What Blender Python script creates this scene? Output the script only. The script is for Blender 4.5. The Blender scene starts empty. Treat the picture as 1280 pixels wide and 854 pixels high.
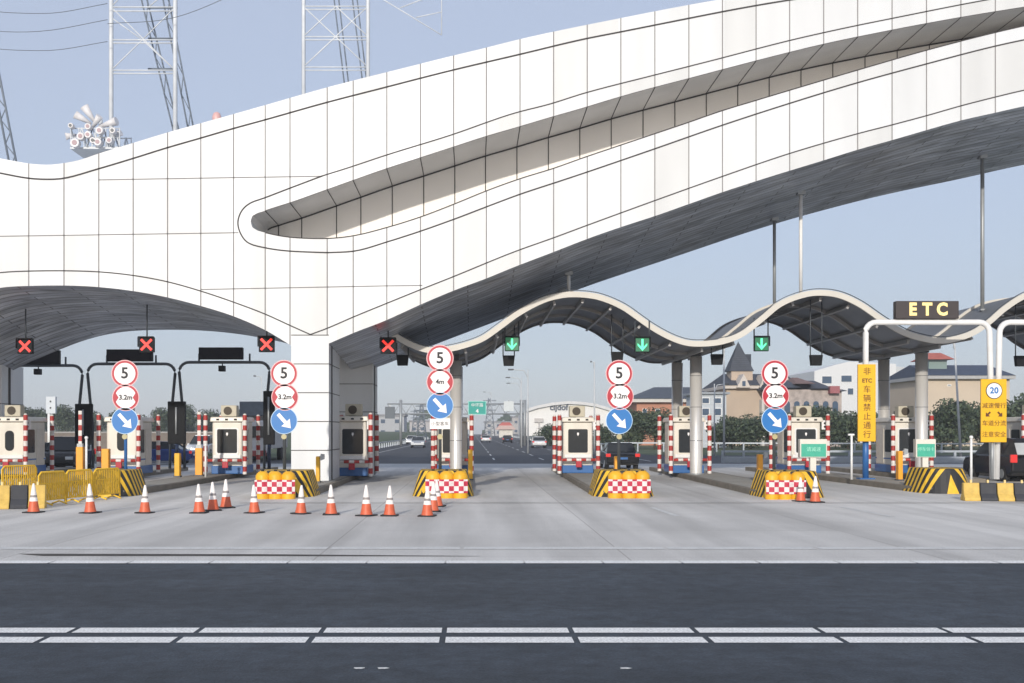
import bpy, math, random
from mathutils import Vector, Matrix
random.seed(7)
R = math.radians
sc = bpy.context.scene
COL = sc.collection

# ------------------------------------------------------------------ camera, sky, sun, exposure
F = 1400.0; VX = 590.0; VY = 540.0; CH = 2.1       # focal length in photo pixels, vanishing point, eye height
cam = bpy.data.cameras.new('camera'); camo = bpy.data.objects.new('camera', cam); COL.objects.link(camo)
camo.location = (0, 0, CH); camo.rotation_euler = (R(90), 0, 0)
cam.sensor_width = 36; cam.lens = F / 1280 * 36
cam.shift_x = (640 - VX) / 1280; cam.shift_y = (VY - 427) / 1280
cam.clip_start = 0.1; cam.clip_end = 8000
sc.camera = camo

SUN_EL = 17.5; SUN_OFF = 11.0                        # sun low behind the camera, a little to the left
w = bpy.data.worlds.new('World'); sc.world = w; w.use_nodes = True
nt = w.node_tree; nt.nodes.clear()
sky = nt.nodes.new('ShaderNodeTexSky'); sky.sky_type = 'NISHITA'; sky.sun_disc = False
sky.sun_elevation = R(SUN_EL); sky.sun_rotation = R(180 + SUN_OFF)
sky.air_density = 1.0; sky.dust_density = 0.8; sky.ozone_density = 2.5; sky.altitude = 0
bg = nt.nodes.new('ShaderNodeBackground'); bg.inputs['Strength'].default_value = 0.108
wo = nt.nodes.new('ShaderNodeOutputWorld')
veil = nt.nodes.new('ShaderNodeMix'); veil.data_type = 'RGBA'; veil.inputs[0].default_value = .68     # thin pale overcast veil over the clear sky
veil.inputs[7].default_value = (3.75, 4.05, 4.95, 1); nt.links.new(sky.outputs[0], veil.inputs[6]); nt.links.new(veil.outputs[2], bg.inputs[0])
nt.links.new(bg.outputs[0], wo.inputs[0])
sl = bpy.data.lights.new('sun', 'SUN'); sl.energy = 2.3; sl.angle = R(1.2); sl.color = (1.0, 0.93, 0.83)
so = bpy.data.objects.new('sun', sl); COL.objects.link(so)
_d = Vector((math.sin(R(SUN_OFF)) * math.cos(R(SUN_EL)), math.cos(R(SUN_OFF)) * math.cos(R(SUN_EL)), -math.sin(R(SUN_EL))))
so.rotation_euler = _d.to_track_quat('-Z', 'Y').to_euler(); so.location = (-10, -30, 40)
sc.view_settings.view_transform = 'Standard'; sc.view_settings.look = 'None'
sc.view_settings.gamma = 1; sc.view_settings.exposure = 0.56
sc.render.engine = 'CYCLES'
sc.cycles.max_bounces = 6; sc.cycles.volume_bounces = 0

# ------------------------------------------------------------------ helpers
def PX(px, Y): return (px - VX) * Y / F
def PZ(py, Y): return CH + (VY - py) * Y / F
def YG(py, z=0.0): return (CH - z) * F / (py - VY)     # distance of a point of height z seen at row py
def interp(pts, x):
    if x <= pts[0][0]: return pts[0][1]
    if x >= pts[-1][0]: return pts[-1][1]
    for i in range(len(pts) - 1):
        if pts[i][0] <= x <= pts[i + 1][0]:
            # cubic Hermite with finite-difference tangents
            x0, y0 = pts[i]; x1, y1 = pts[i + 1]; h = x1 - x0
            if h == 0: return y1
            m = (y1 - y0) / h
            a = m if i == 0 else ((y0 - pts[i-1][1]) / max(1e-6, x0 - pts[i-1][0]) + m) / 2
            b = m if i + 2 >= len(pts) else ((pts[i+2][1] - y1) / max(1e-6, pts[i+2][0] - x1) + m) / 2
            if a * m < 0 and abs(m) < 1e-6: a = 0
            lim = 3 * abs(m)
            if abs(m) > 1e-9:
                a = max(-lim, min(lim, a)) if a * m > 0 else a * 0.5
                b = max(-lim, min(lim, b)) if b * m > 0 else b * 0.5
            t = (x - x0) / h
            return (2*t**3-3*t*t+1)*y0 + (t**3-2*t*t+t)*h*a + (-2*t**3+3*t*t)*y1 + (t**3-t*t)*h*b

_m = {}
def mat(name, col, rough=0.6, metal=0.0, var=0.08, scale=3.0, bump=0.0, bscale=20.0, spec=0.5, emit=None, es=0.0, coord='Object', stretch=None):
    if name in _m: return _m[name]
    m = bpy.data.materials.new(name); m.use_nodes = True; n = m.node_tree.nodes; l = m.node_tree.links
    b = n['Principled BSDF']; b.inputs['Roughness'].default_value = rough; b.inputs['Metallic'].default_value = metal
    b.inputs['Specular IOR Level'].default_value = spec
    tc = n.new('ShaderNodeTexCoord'); src = tc.outputs[coord]
    if stretch:
        mp = n.new('ShaderNodeMapping'); mp.inputs['Scale'].default_value = stretch; l.new(src, mp.inputs[0]); src = mp.outputs[0]
    no = n.new('ShaderNodeTexNoise'); no.inputs['Scale'].default_value = scale; no.inputs['Detail'].default_value = 5; l.new(src, no.inputs['Vector'])
    mr = n.new('ShaderNodeMapRange'); mr.inputs['From Min'].default_value = .25; mr.inputs['From Max'].default_value = .75
    mr.inputs['To Min'].default_value = 1 - var; mr.inputs['To Max'].default_value = 1 + var; l.new(no.outputs['Fac'], mr.inputs['Value'])
    hv = n.new('ShaderNodeHueSaturation'); hv.inputs['Color'].default_value = (*col, 1); l.new(mr.outputs[0], hv.inputs['Value']); l.new(hv.outputs[0], b.inputs['Base Color'])
    if bump:
        n2 = n.new('ShaderNodeTexNoise'); n2.inputs['Scale'].default_value = bscale; n2.inputs['Detail'].default_value = 4; l.new(src, n2.inputs['Vector'])
        bp = n.new('ShaderNodeBump'); bp.inputs['Strength'].default_value = bump; bp.inputs['Distance'].default_value = 0.02
        l.new(n2.outputs['Fac'], bp.inputs['Height']); l.new(bp.outputs[0], b.inputs['Normal'])
    if emit:
        b.inputs['Emission Color'].default_value = (*emit, 1); b.inputs['Emission Strength'].default_value = es
    _m[name] = m; return m

def stripe_mat(name, c1, c2, vec, period, duty=0.5, absx=False, wear=0.12, rough=0.6, check=False, vec2=None):
    """two-colour paint: stripes along vec (object space), or a checker of vec and vec2"""
    if name in _m: return _m[name]
    m = bpy.data.materials.new(name); m.use_nodes = True; n = m.node_tree.nodes; l = m.node_tree.links
    b = n['Principled BSDF']; b.inputs['Roughness'].default_value = rough
    tc = n.new('ShaderNodeTexCoord'); src = tc.outputs['Object']
    if absx:
        va = n.new('ShaderNodeVectorMath'); va.operation = 'ABSOLUTE'; l.new(src, va.inputs[0]); src = va.outputs[0]
    def fac(v):
        d = n.new('ShaderNodeVectorMath'); d.operation = 'DOT_PRODUCT'; l.new(src, d.inputs[0]); d.inputs[1].default_value = v
        dv = n.new('ShaderNodeMath'); dv.operation = 'DIVIDE'; l.new(d.outputs['Value'], dv.inputs[0]); dv.inputs[1].default_value = period
        ad = n.new('ShaderNodeMath'); ad.operation = 'ADD'; l.new(dv.outputs[0], ad.inputs[0]); ad.inputs[1].default_value = 50.25
        fr = n.new('ShaderNodeMath'); fr.operation = 'FRACT'; l.new(ad.outputs[0], fr.inputs[0])
        gt = n.new('ShaderNodeMath'); gt.operation = 'GREATER_THAN'; l.new(fr.outputs[0], gt.inputs[0]); gt.inputs[1].default_value = duty
        return gt.outputs[0]
    f = fac(vec)
    if vec2:
        g = fac(vec2); sb = n.new('ShaderNodeMath'); sb.operation = 'SUBTRACT'; l.new(f, sb.inputs[0]); l.new(g, sb.inputs[1])
        ab = n.new('ShaderNodeMath'); ab.operation = 'ABSOLUTE'; l.new(sb.outputs[0], ab.inputs[0]); f = ab.outputs[0]
    mx = n.new('ShaderNodeMix'); mx.data_type = 'RGBA'; l.new(f, mx.inputs[0])
    mx.inputs[6].default_value = (*c1, 1); mx.inputs[7].default_value = (*c2, 1)
    no = n.new('ShaderNodeTexNoise'); no.inputs['Scale'].default_value = 6; no.inputs['Detail'].default_value = 6; l.new(tc.outputs['Object'], no.inputs['Vector'])
    mr = n.new('ShaderNodeMapRange'); mr.inputs['From Min'].default_value = .3; mr.inputs['From Max'].default_value = .7
    mr.inputs['To Min'].default_value = 1 - wear * 2; mr.inputs['To Max'].default_value = 1 + wear * .3; l.new(no.outputs['Fac'], mr.inputs['Value'])
    hv = n.new('ShaderNodeHueSaturation'); l.new(mx.outputs[2], hv.inputs['Color']); l.new(mr.outputs[0], hv.inputs['Value']); l.new(hv.outputs[0], b.inputs['Base Color'])
    _m[name] = m; return m

class MB:
    def __init__(s): s.v = []; s.f = []; s.mi = []; s.sm = []; s.uv = {}
    def face(s, idx, mi=0, smooth=False): s.f.append(tuple(idx)); s.mi.append(mi); s.sm.append(smooth)
    def quad(s, a, b, c, d, mi=0):
        k = len(s.v); s.v += [tuple(a), tuple(b), tuple(c), tuple(d)]; s.face((k, k+1, k+2, k+3), mi)
    def poly(s, pts, mi=0):
        k = len(s.v); s.v += [tuple(p) for p in pts]; s.face(range(k, k + len(pts)), mi)
    def box(s, x0, x1, y0, y1, z0, z1, mi=0, tx=0, ty=0):
        k = len(s.v)           # tx, ty: how far the top is drawn in on each side
        s.v += [(x0,y0,z0),(x1,y0,z0),(x1,y1,z0),(x0,y1,z0),(x0+tx,y0+ty,z1),(x1-tx,y0+ty,z1),(x1-tx,y1-ty,z1),(x0+tx,y1-ty,z1)]
        for q in ((0,3,2,1),(4,5,6,7),(0,1,5,4),(1,2,6,5),(2,3,7,6),(3,0,4,7)): s.face([k+i for i in q], mi)
    def tube(s, pts, r, n=10, mi=0, cap=True, r2=None):
        pts = [Vector(p) for p in pts]; rings = []
        N = len(pts)
        for i, p in enumerate(pts):
            d = (pts[min(i+1, N-1)] - pts[max(i-1, 0)]).normalized()
            u = d.cross(Vector((0, 0, 1)))
            if u.length < .01: u = Vector((1, 0, 0))
            u.normalize(); v = d.cross(u).normalized()
            rr = r if r2 is None else r + (r2 - r) * i / max(1, N - 1)
            k = len(s.v)
            for j in range(n):
                a = 2 * math.pi * j / n; s.v.append(tuple(p + u * math.cos(a) * rr + v * math.sin(a) * rr))
            rings.append(k)
        for i in range(N - 1):
            for j in range(n):
                a, b = rings[i], rings[i+1]; s.face((a+j, a+(j+1) % n, b+(j+1) % n, b+j), mi, True)
        if cap:
            s.face([rings[0]+j for j in range(n)][::-1], mi); s.face([rings[-1]+j for j in range(n)], mi)
    def prism(s, pts, y0, y1, mi=0, mside=None):    # polygon (x,z) pushed from y0 to y1
        k = len(s.v); n = len(pts)
        for y in (y0, y1): s.v += [(p[0], y, p[1]) for p in pts]
        s.face([k+i for i in range(n)], mi); s.face([k+n+i for i in range(n)][::-1], mi)
        for i in range(n): s.face((k+i, k+n+i, k+n+(i+1) % n, k+(i+1) % n), mi if mside is None else mside)
    def prismx(s, pts, x0, x1, mi=0):               # polygon (y,z) pushed from x0 to x1
        k = len(s.v); n = len(pts)
        for x in (x0, x1): s.v += [(x, p[0], p[1]) for p in pts]
        s.face([k+i for i in range(n)], mi); s.face([k+n+i for i in range(n)][::-1], mi)
        for i in range(n): s.face((k+i, k+n+i, k+n+(i+1) % n, k+(i+1) % n), mi)
    def lathe(s, prof, n=16, mi=0, cx=0, cy=0, smooth=True, mis=None):  # profile of (r, z)
        rings = []
        for r, z in prof:
            k = len(s.v); s.v += [(cx + r*math.cos(2*math.pi*j/n), cy + r*math.sin(2*math.pi*j/n), z) for j in range(n)]; rings.append(k)
        for i in range(len(prof)-1):
            for j in range(n): s.face((rings[i]+j, rings[i]+(j+1) % n, rings[i+1]+(j+1) % n, rings[i+1]+j), mis[i] if mis else mi, smooth)
        s.face([rings[-1]+j for j in range(n)], mis[-1] if mis else mi)
    def build(s, name, mats, parent=None, loc=(0,0,0), rot=(0,0,0), bevel=0, seg=2, flip=False):
        me = bpy.data.meshes.new(name); me.from_pydata(s.v, [], s.f)
        if not isinstance(mats, (list, tuple)): mats = [mats]
        for m in mats: me.materials.append(m)
        me.polygons.foreach_set('material_index', s.mi); me.polygons.foreach_set('use_smooth', s.sm)
        me.update()
        o = bpy.data.objects.new(name, me); COL.objects.link(o); o.location = loc; o.rotation_euler = rot
        if parent: o.parent = parent
        if bevel:
            b = o.modifiers.new('bevel', 'BEVEL'); b.width = bevel; b.segments = seg; b.limit_method = 'ANGLE'; b.angle_limit = R(40)
        return o

def thing(name, label, cat, loc=(0,0,0), rz=0, group=None):
    o = bpy.data.objects.new(name, None); COL.objects.link(o); o.empty_display_size = .2
    o.location = loc; o.rotation_euler = (0, 0, rz); o['label'] = label; o['category'] = cat
    if group: o['group'] = group
    return o
def tag(o, label, cat, group=None):
    o['label'] = label; o['category'] = cat
    if group: o['group'] = group
    return o
def struct(o): o['kind'] = 'structure'; return o
KIDS = {}
def kids(o): return [c for c in COL.objects if c.parent == o]
def dup(root, label, loc, rz=None):
    def cp(o, par):
        c = o.copy(); COL.objects.link(c)
        if par: c.parent = par
        for k in kids(o): cp(k, c)
        return c
    r = cp(root, None); r.location = loc; r['label'] = label
    if rz is not None: r.rotation_euler = (0, 0, rz)
    return r
def text_mesh(body, size, name, m, parent, loc, rot=(R(90),0,0), extrude=.004, bold=0.0, sx=1.0, align='CENTER'):
    cu = bpy.data.curves.new(name, 'FONT'); cu.body = body; cu.size = size; cu.align_x = align; cu.align_y = 'CENTER'
    cu.extrude = extrude; cu.offset = bold if body.isascii() else 0; cu.resolution_u = 3
    t = bpy.data.objects.new(name + '_tmp', cu); COL.objects.link(t)
    bpy.context.view_layer.update()
    me = bpy.data.meshes.new_from_object(t.evaluated_get(bpy.context.evaluated_depsgraph_get()))
    bpy.data.objects.remove(t); bpy.data.curves.remove(cu)
    me.name = name; me.materials.clear(); me.materials.append(m)
    for p in me.polygons: p.material_index = 0
    o = bpy.data.objects.new(name, me); COL.objects.link(o); o.parent = parent; o.location = loc; o.rotation_euler = rot; o.scale = (sx, 1, 1)
    return o

# ------------------------------------------------------------------ materials
M = dict(
 panel = mat('white_panel', (.66,.675,.685), .45, var=.07, scale=.8, bump=.03, bscale=.6, stretch=(1,1,.14)),
 joint = mat('joint_sealant', (.05,.045,.045), .8),
 panel_b = mat('white_panel_aged', (.62,.63,.63), .45, var=.08, scale=.8, stretch=(1,1,.14)),
 panel_c = mat('white_panel_clean', (.69,.71,.725), .42, var=.06, scale=.8, stretch=(1,1,.14)),
 joint2 = mat('joint_thin', (.22,.21,.21), .8),
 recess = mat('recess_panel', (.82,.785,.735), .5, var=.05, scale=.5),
 steel = mat('brushed_steel', (.72,.70,.67), .30, metal=.35, var=.08, scale=2, stretch=(1,1,.2)),
 galv = mat('galvanised_steel', (.36,.38,.39), .5, metal=.4),
 dgrey = mat('dark_grey_paint', (.055,.065,.075), .45),
 black = mat('black_plastic', (.010,.011,.013), .6, spec=.15),
 white = mat('white_paint', (.78,.78,.77), .4),
 cream = mat('cream_enamel', (.74,.70,.62), .35, var=.12, scale=1.8, stretch=(1,1,.4)),
 blue = mat('blue_paint', (.03,.13,.36), .4),
 signblue = mat('sign_blue', (.012,.16,.46), .4, var=.03),
 red = mat('sign_red', (.42,.012,.03), .45, var=.05),
 signwhite = mat('sign_white', (.86,.84,.84), .45, var=.03),
 ink = mat('sign_black', (.015,.015,.018), .6),
 yellow = mat('yellow_sign', (.80,.45,.008), .45, var=.05),
 orange = mat('orange_cabinet', (.85,.36,.02), .45, var=.08),
 ybar = mat('yellow_plastic', (.76,.40,.015), .5, var=.12, scale=4),
 yfence = mat('yellow_fence', (.85,.52,.03), .55, var=.15, scale=5),
 cone = mat('cone_orange', (.62,.12,.05), .5, var=.15, scale=9),
 conew = mat('cone_white', (.85,.80,.76), .5, var=.1, scale=9),
 rubber = mat('rubber', (.02,.02,.022), .8),
 glass = mat('dark_glass', (.035,.04,.045), .12, var=.1, spec=.22),
 kerb = mat('kerb_stone', (.20,.175,.14), .85, var=.2, scale=2, bump=.3, bscale=12),
 islandtop = mat('island_paving', (.33,.31,.27), .85, var=.12, scale=1.2, bump=.2, bscale=14),
 ledred = mat('led_red', (.6,.02,.02), .5, emit=(1,.035,.02), es=.75),
 ledgreen = mat('led_green', (.05,.6,.3), .5, emit=(.12,1,.42), es=.8),
 ledyellow = mat('led_yellow', (.25,.2,.08), .5, emit=(1,.78,.30), es=.85),
 signgreen = mat('sign_green', (.0,.33,.27), .45, var=.05),
 palegreen = mat('pale_green_panel', (.06,.42,.29), .45, var=.12, scale=6),
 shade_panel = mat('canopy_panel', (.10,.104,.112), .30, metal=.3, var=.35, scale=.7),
 canopytrim = mat('canopy_trim', (.60,.575,.52), .42, var=.05, scale=1.0),
 rib = mat('canopy_rib', (.34,.34,.34), .45, metal=.2),
)
M['rw'] = stripe_mat('red_white_bands', (.80,.76,.72), (.42,.035,.03), (0,0,1), .46)
M['rwbeam'] = stripe_mat('red_white_rail', (.80,.76,.72), (.50,.05,.04), (1,0,0), .44)
M['yb'] = stripe_mat('yellow_black_stripes', (.86,.52,.03), (.022,.022,.022), (1,.0,-.55), .40, absx=True)
M['ybside'] = stripe_mat('yellow_black_nose', (.86,.52,.03), (.022,.022,.022), (.75,1,.55), .34, absx=True)
M['check'] = stripe_mat('red_white_checker', (.82,.76,.74), (.55,.03,.07), (1,0,0), .31, check=True, vec2=(0,0,1))
M['ybblock'] = stripe_mat('yellow_black_blocks', (.70,.45,.06), (.03,.03,.035), (1,0,0), 1.6)

# ------------------------------------------------------------------ ground, roads, markings
def ground_mat(name, c1, c2, scale, bump, joints=None, streak=None, rough=.85, grit=False, shift=0):
    m = bpy.data.materials.new(name); m.use_nodes = True; n = m.node_tree.nodes; l = m.node_tree.links
    b = n['Principled BSDF']; b.inputs['Roughness'].default_value = rough
    tc = n.new('ShaderNodeTexCoord')
    no = n.new('ShaderNodeTexNoise'); no.inputs['Scale'].default_value = scale; no.inputs['Detail'].default_value = 8; no.inputs['Roughness'].default_value = .65; l.new(tc.outputs['Object'], no.inputs['Vector'])
    mx = n.new('ShaderNodeMix'); mx.data_type = 'RGBA'; mr = n.new('ShaderNodeMapRange'); mr.inputs['From Min'].default_value = .3; mr.inputs['From Max'].default_value = .7
    l.new(no.outputs['Fac'], mr.inputs['Value']); l.new(mr.outputs[0], mx.inputs[0]); mx.inputs[6].default_value = (*c1, 1); mx.inputs[7].default_value = (*c2, 1)
    out = mx.outputs[2]
    def mul(col_out, f_out, lo, hi, a=.35, c=.65):
        r = n.new('ShaderNodeMapRange'); r.inputs['From Min'].default_value = a; r.inputs['From Max'].default_value = c
        r.inputs['To Min'].default_value = lo; r.inputs['To Max'].default_value = hi; l.new(f_out, r.inputs['Value'])
        h = n.new('ShaderNodeHueSaturation'); l.new(col_out, h.inputs['Color']); l.new(r.outputs[0], h.inputs['Value']); return h.outputs[0]
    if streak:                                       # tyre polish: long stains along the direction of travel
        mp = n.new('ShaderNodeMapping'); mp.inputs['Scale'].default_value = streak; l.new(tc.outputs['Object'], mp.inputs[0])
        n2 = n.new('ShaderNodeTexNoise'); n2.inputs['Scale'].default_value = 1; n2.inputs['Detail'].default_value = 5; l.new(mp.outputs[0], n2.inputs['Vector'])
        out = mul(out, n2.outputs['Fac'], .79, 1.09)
    fine = n.new('ShaderNodeTexNoise'); fine.inputs['Scale'].default_value = 38; fine.inputs['Detail'].default_value = 3; l.new(tc.outputs['Object'], fine.inputs['Vector'])
    out = mul(out, fine.outputs['Fac'], .80, 1.22)
    if grit:
        g = n.new('ShaderNodeTexNoise'); g.inputs['Scale'].default_value = 3.2; g.inputs['Detail'].default_value = 9; g.inputs['Roughness'].default_value = .8; l.new(tc.outputs['Object'], g.inputs['Vector'])
        out = mul(out, g.outputs['Fac'], .60, 1.45)
        g2 = n.new('ShaderNodeTexNoise'); g2.inputs['Scale'].default_value = .35; g2.inputs['Detail'].default_value = 3; g2.inputs['Distortion'].default_value = 1.0; l.new(tc.outputs['Object'], g2.inputs['Vector'])
        out = mul(out, g2.outputs['Fac'], .88, 1.12)
    if joints:
        br = n.new('ShaderNodeTexBrick'); br.offset = 0; br.inputs['Scale'].default_value = 1; br.inputs['Brick Width'].default_value = joints[0]; br.inputs['Row Height'].default_value = joints[1]
        br.inputs['Mortar Size'].default_value = .012; br.inputs['Color1'].default_value = (1,1,1,1); br.inputs['Color2'].default_value = (.93,.93,.93,1); br.inputs['Mortar'].default_value = (.62,.60,.59,1)
        jm = n.new('ShaderNodeMapping'); jm.inputs['Location'].default_value = (shift, 1.2, 0); l.new(tc.outputs['Object'], jm.inputs[0]); l.new(jm.outputs[0], br.inputs['Vector'])
        m2 = n.new('ShaderNodeMix'); m2.data_type = 'RGBA'; m2.blend_type = 'MULTIPLY'; m2.inputs[0].default_value = 1; l.new(out, m2.inputs[6]); l.new(br.outputs['Color'], m2.inputs[7]); out = m2.outputs[2]
    l.new(out, b.inputs['Base Color'])
    bp = n.new('ShaderNodeBump'); bp.inputs['Strength'].default_value = bump; bp.inputs['Distance'].default_value = .01; l.new(fine.outputs['Fac'], bp.inputs['Height']); l.new(bp.outputs[0], b.inputs['Normal'])
    return m
asph = ground_mat('asphalt', (.027,.037,.051), (.043,.055,.071), .5, .9, grit=True, streak=(.05,.6,1))
asph2 = ground_mat('far_asphalt', (.042,.046,.055), (.062,.066,.074), .08, .3, streak=(.5,.02,1))
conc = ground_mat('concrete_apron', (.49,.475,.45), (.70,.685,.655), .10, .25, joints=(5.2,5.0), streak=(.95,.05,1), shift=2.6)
conc2 = ground_mat('pale_concrete', (.38,.40,.41), (.46,.47,.47), .3, .2, joints=(5,5))
earth = ground_mat('earth', (.14,.14,.10), (.20,.19,.14), .05, .3)
grassm = ground_mat('verge_grass', (.05,.08,.03), (.09,.11,.05), .4, .6)
paint = ground_mat('road_paint', (.72,.72,.70), (.82,.82,.80), 1.5, .2)
worn = ground_mat('worn_paint', (.52,.52,.51), (.66,.66,.64), 3, .2)

def sheet(name, x0, x1, y0, y1, z, m):
    b = MB(); b.quad((x0,y0,z),(x1,y0,z),(x1,y1,z),(x0,y1,z)); return struct(b.build(name, m))
YC = YG(703.5)
sheet('ground', -1000, 1000, -60, 1000, -0.012, earth)
sheet('foreground_road', -90, 90, -30, YC, 0, asph)
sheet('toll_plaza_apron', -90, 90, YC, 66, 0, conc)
sheet('plaza_drain_strip', -90, 90, 66, 74, 0.0, conc2)
sheet('expressway', -75, 62, 74, 900, 0.0, asph2)
b = MB()
for y0, y1, xa in ((YG(791.5), YG(785.5), [(-487,0)]), (YG(804), YG(797), [])):
    pass
gapsU = [92-155.5, 92, 249, 403, 555.5, 713.5, 868, 1024, 1181, 1340]
gapsL = [52-165, 52, 221, 388, 553, 720, 885.5, 1052, 1218, 1385]
def dashrow(b, gaps, ya, yb, g, z=.005):
    Y0, Y1 = YG(yb), YG(ya); ym = (ya + yb) / 2
    for i in range(len(gaps) - 1):
        x0 = PX(gaps[i] + g, YG(ym)); x1 = PX(gaps[i+1] - g, YG(ym)); s = .03
        sk = lambda x, Y: x
        b.quad((x0,Y0,z),(x1,Y0,z),(x1,Y1,z),(x0,Y1,z))
dashrow(b, gapsU, 785.3, 791.5, 3.2); dashrow(b, gapsL, 796.8, 804, 3.8)
struct(b.build('double_line_marking', paint))
b = MB()
gaps = [-60, 65, 163, 264, 361, 459, 557, 655, 753, 851, 947, 1046, 1142, 1245, 1345]
dashrow(b, gaps, 701.3, 704.6, 1.2, .006)
struct(b.build('edge_line_marking', paint))
b = MB(); Y0, Y1 = YG(687), YG(684); xs = [PX(p, 20.3) for p in (-60, 415, 580, 833, 1020, 1340)]
for i in range(5): b.quad((xs[i],Y0,.005),(xs[i+1]-.07,Y0,.005),(xs[i+1]-.07,Y1,.005),(xs[i],Y1,.005))
struct(b.build('stop_line_marking', worn))
b = MB()
for (xa, ya, xb, yb, wd) in ((815, 634.5, 847, 645.5, .16), (1052, 634, 1115, 646, .16), (60, 700, 250, 650, .02)):
    a = Vector((PX(xa, YG(ya)), YG(ya), .005)); c = Vector((PX(xb, YG(yb)), YG(yb), .005)); n = (c - a).normalized().cross(Vector((0,0,1))) * wd / 2
    if wd > .1: b.quad(a - n, a + n, c + n, c - n)
struct(b.build('lane_line_marking', worn))
# dark seams across the apron: drain slot and a gap in the paving
seam = mat('seam_dark', (.06,.055,.05), .9, var=.3)
b = MB(); b.quad((PX(300,33.03),32.99,.006),(40,32.99,.006),(40,33.09,.006),(PX(300,33.03),33.09,.006)); struct(b.build('drain_slot', seam))
b = MB(); ya = YG(695.2); yb = YG(692.6)
b.poly([(PX(20,19.2),yb-.01,.006),(PX(60,19.2),ya,.006),(PX(330,19.1),ya-.02,.006),(PX(600,19.0),ya-.06,.006),(PX(600,19.0),ya-.04,.006),(PX(330,19.1),yb-.08,.006),(PX(60,19.2),yb,.006)]); struct(b.build('paving_gap', seam))
b = MB()
for i, (xa, ya) in enumerate(((449, 836), (478, 836), (781, 836))):
    Y = YG(ya); x = PX(xa, Y); pts = [(x + .05*math.cos(a)*(1+.4*math.sin(3*a+i)), Y + .05*math.sin(a)*(1+.3*math.cos(2*a)), .006) for a in [k*math.pi/4 for k in range(8)]]
    b.poly(pts)
struct(b.build('paint_spots', worn))
# lane lines of the expressway beyond
b = MB()
for lx in (-9.5, -2.2, 1.6, 5.3, 9, 12.7):
    if lx in (-9.5, -2.2, 12.7): b.quad((lx,80,.006),(lx+.15,80,.006),(lx+.15,850,.006),(lx,850,.006))
    else:
        for k in range(40): b.quad((lx,84+k*15,.006),(lx+.15,84+k*15,.006),(lx+.15,90+k*15,.006),(lx,90+k*15,.006))
struct(b.build('expressway_lane_marking', worn))

# ------------------------------------------------------------------ the white arch
YF = 43.5; YR = 52.8; YRC = 46.5
Tc = [(-420,110),(-300,125),(-200,148),(-100,176),(-40,190),(0,198),(24,202.5),(36,204.5),(61,206),(80,204),(100,200),(122,192.5),(166,179),(208.5,166),(250,154.5),(291,143),(330,132),(405,110.5),(439,101.5),(481,91),(521,81),(563,70.5),(604.5,60.5),(646,50),(700,38),(771,23.7),(854,7.5),(897,0),(985,-14),(1100,-30),(1280,-50),(1500,-66),(1700,-66),(1820,-60)]
T2 = [(-420,130),(-200,170),(-40,209),(0,216.5),(36,223),(61,224.3),(80,223),(122,211.5),(166,198.3),(208.5,185),(250,173),(291,161),(330,150.3),(405.5,129),(481,109.5),(563,88.5),(646,69),(728,49.5),(771,41),(854,24.5),(897,16),(940,8),(982,1),(1100,-16),(1280,-35),(1500,-50),(1820,-45)]
L3u = [(403,220),(441,208),(483,194),(565,168.5),(640,142.5),(688,130),(731,116.5),(814,95),(856.5,84.3),(899,73.5),(982,52),(1025,42),(1068,32.7),(1111,24),(1196,7),(1239,-1),(1280,-8),(1500,-40),(1640,-52)]
Lloop = [(409,316),(362,314),(332,310),(311,304),(301,292.5),(297.4,278),(302,264),(313,254),(332,247),(362,235.5),(403,220)]
L3l = [(409,316),(445,313.7),(484,302.5),(526,289),(566.7,274.5),(608.6,258.5),(650,243),(700,226.5),(733,215.5),(816,187),(902,157),(985,130),(1068,104.7),(1156,80.6),(1239,59),(1280,50),(1500,10),(1820,-20)]
RT = [(313.4,277),(314.5,272),(318,268.5),(332,263.3),(365.7,252.5),(407.5,237.7),(441,225.8),(483,211),(525,197.5),(565,184.5),(606.5,171),(646,159.5),(688,147),(728,135.5),(771,122.5),(814,110.5),(856.5,99.5),(942,77),(1025,56.4),(1111,38.5),(1196,22.7),(1280,9),(1500,-25),(1640,-40)]
RB = [(313.4,277),(314.5,282),(318,286),(332,291),(361.7,296.6),(409.5,298.2),(443,294.6),(483,284.6),(525,271.5),(566.7,255.6),(608.6,238.5),(650,223.5),(692,210.5),(733,196),(776,181.5),(859,153.6),(902,138.7),(942,126.5),(1028,100.7),(1071,88),(1156,63.5),(1239,42),(1280,32.5),(1500,-15),(1640,-40)]
BT = [(-420,372),(-320,390),(-201,431),(-200,431),(-150,432),(-149,431),(-90,392),(-40,370),(0,360),(36,357.5),(79,357),(124,359),(167,364),(210,372),(251,382.5),(292.5,395.6),(332,413),(363.9,432)]
BR = [(411.1,429.5),(442.5,416),(480,401.5),(526,380.7),(568,363),(609,347.7),(640,335),(693,314.7),(736,298),(776,284),(819,270),(861.5,255),(904,240),(945,226.6),(987,213.5),(1028,201),(1073,187),(1116,175),(1159,162.5),(1200,151),(1244,141),(1280,133),(1500,95),(1700,70),(1820,60)]
B2l = [(-420,350),(-200,395),(-175,410),(-150,395),(-90,365),(-40,348),(0,341),(36,339),(79,338.6),(124,340),(167,344.5),(210,352.5),(251,364),(292.5,378),(332,393),(364,407.6),(388,418.3)]
B2r = [(388,418.3),(409,410.5),(442.5,396),(485,378.6),(526,362),(569,345),(640,316),(693,297),(736,281),(819,250.7),(902,221),(987,192),(1073,167),(1116,156),(1159,144.5),(1201,132.5),(1244,121.5),(1280,113),(1500,75),(1820,42)]
RearL = [(-420,390),(-110,520),(-60,500),(0,471),(37,453),(75,437),(112.5,423.5),(150,415.5),(180,413),(225,412.4),(262,414),(300,418),(337,424.5),(364,431),(404,447),(420,455)]
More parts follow.
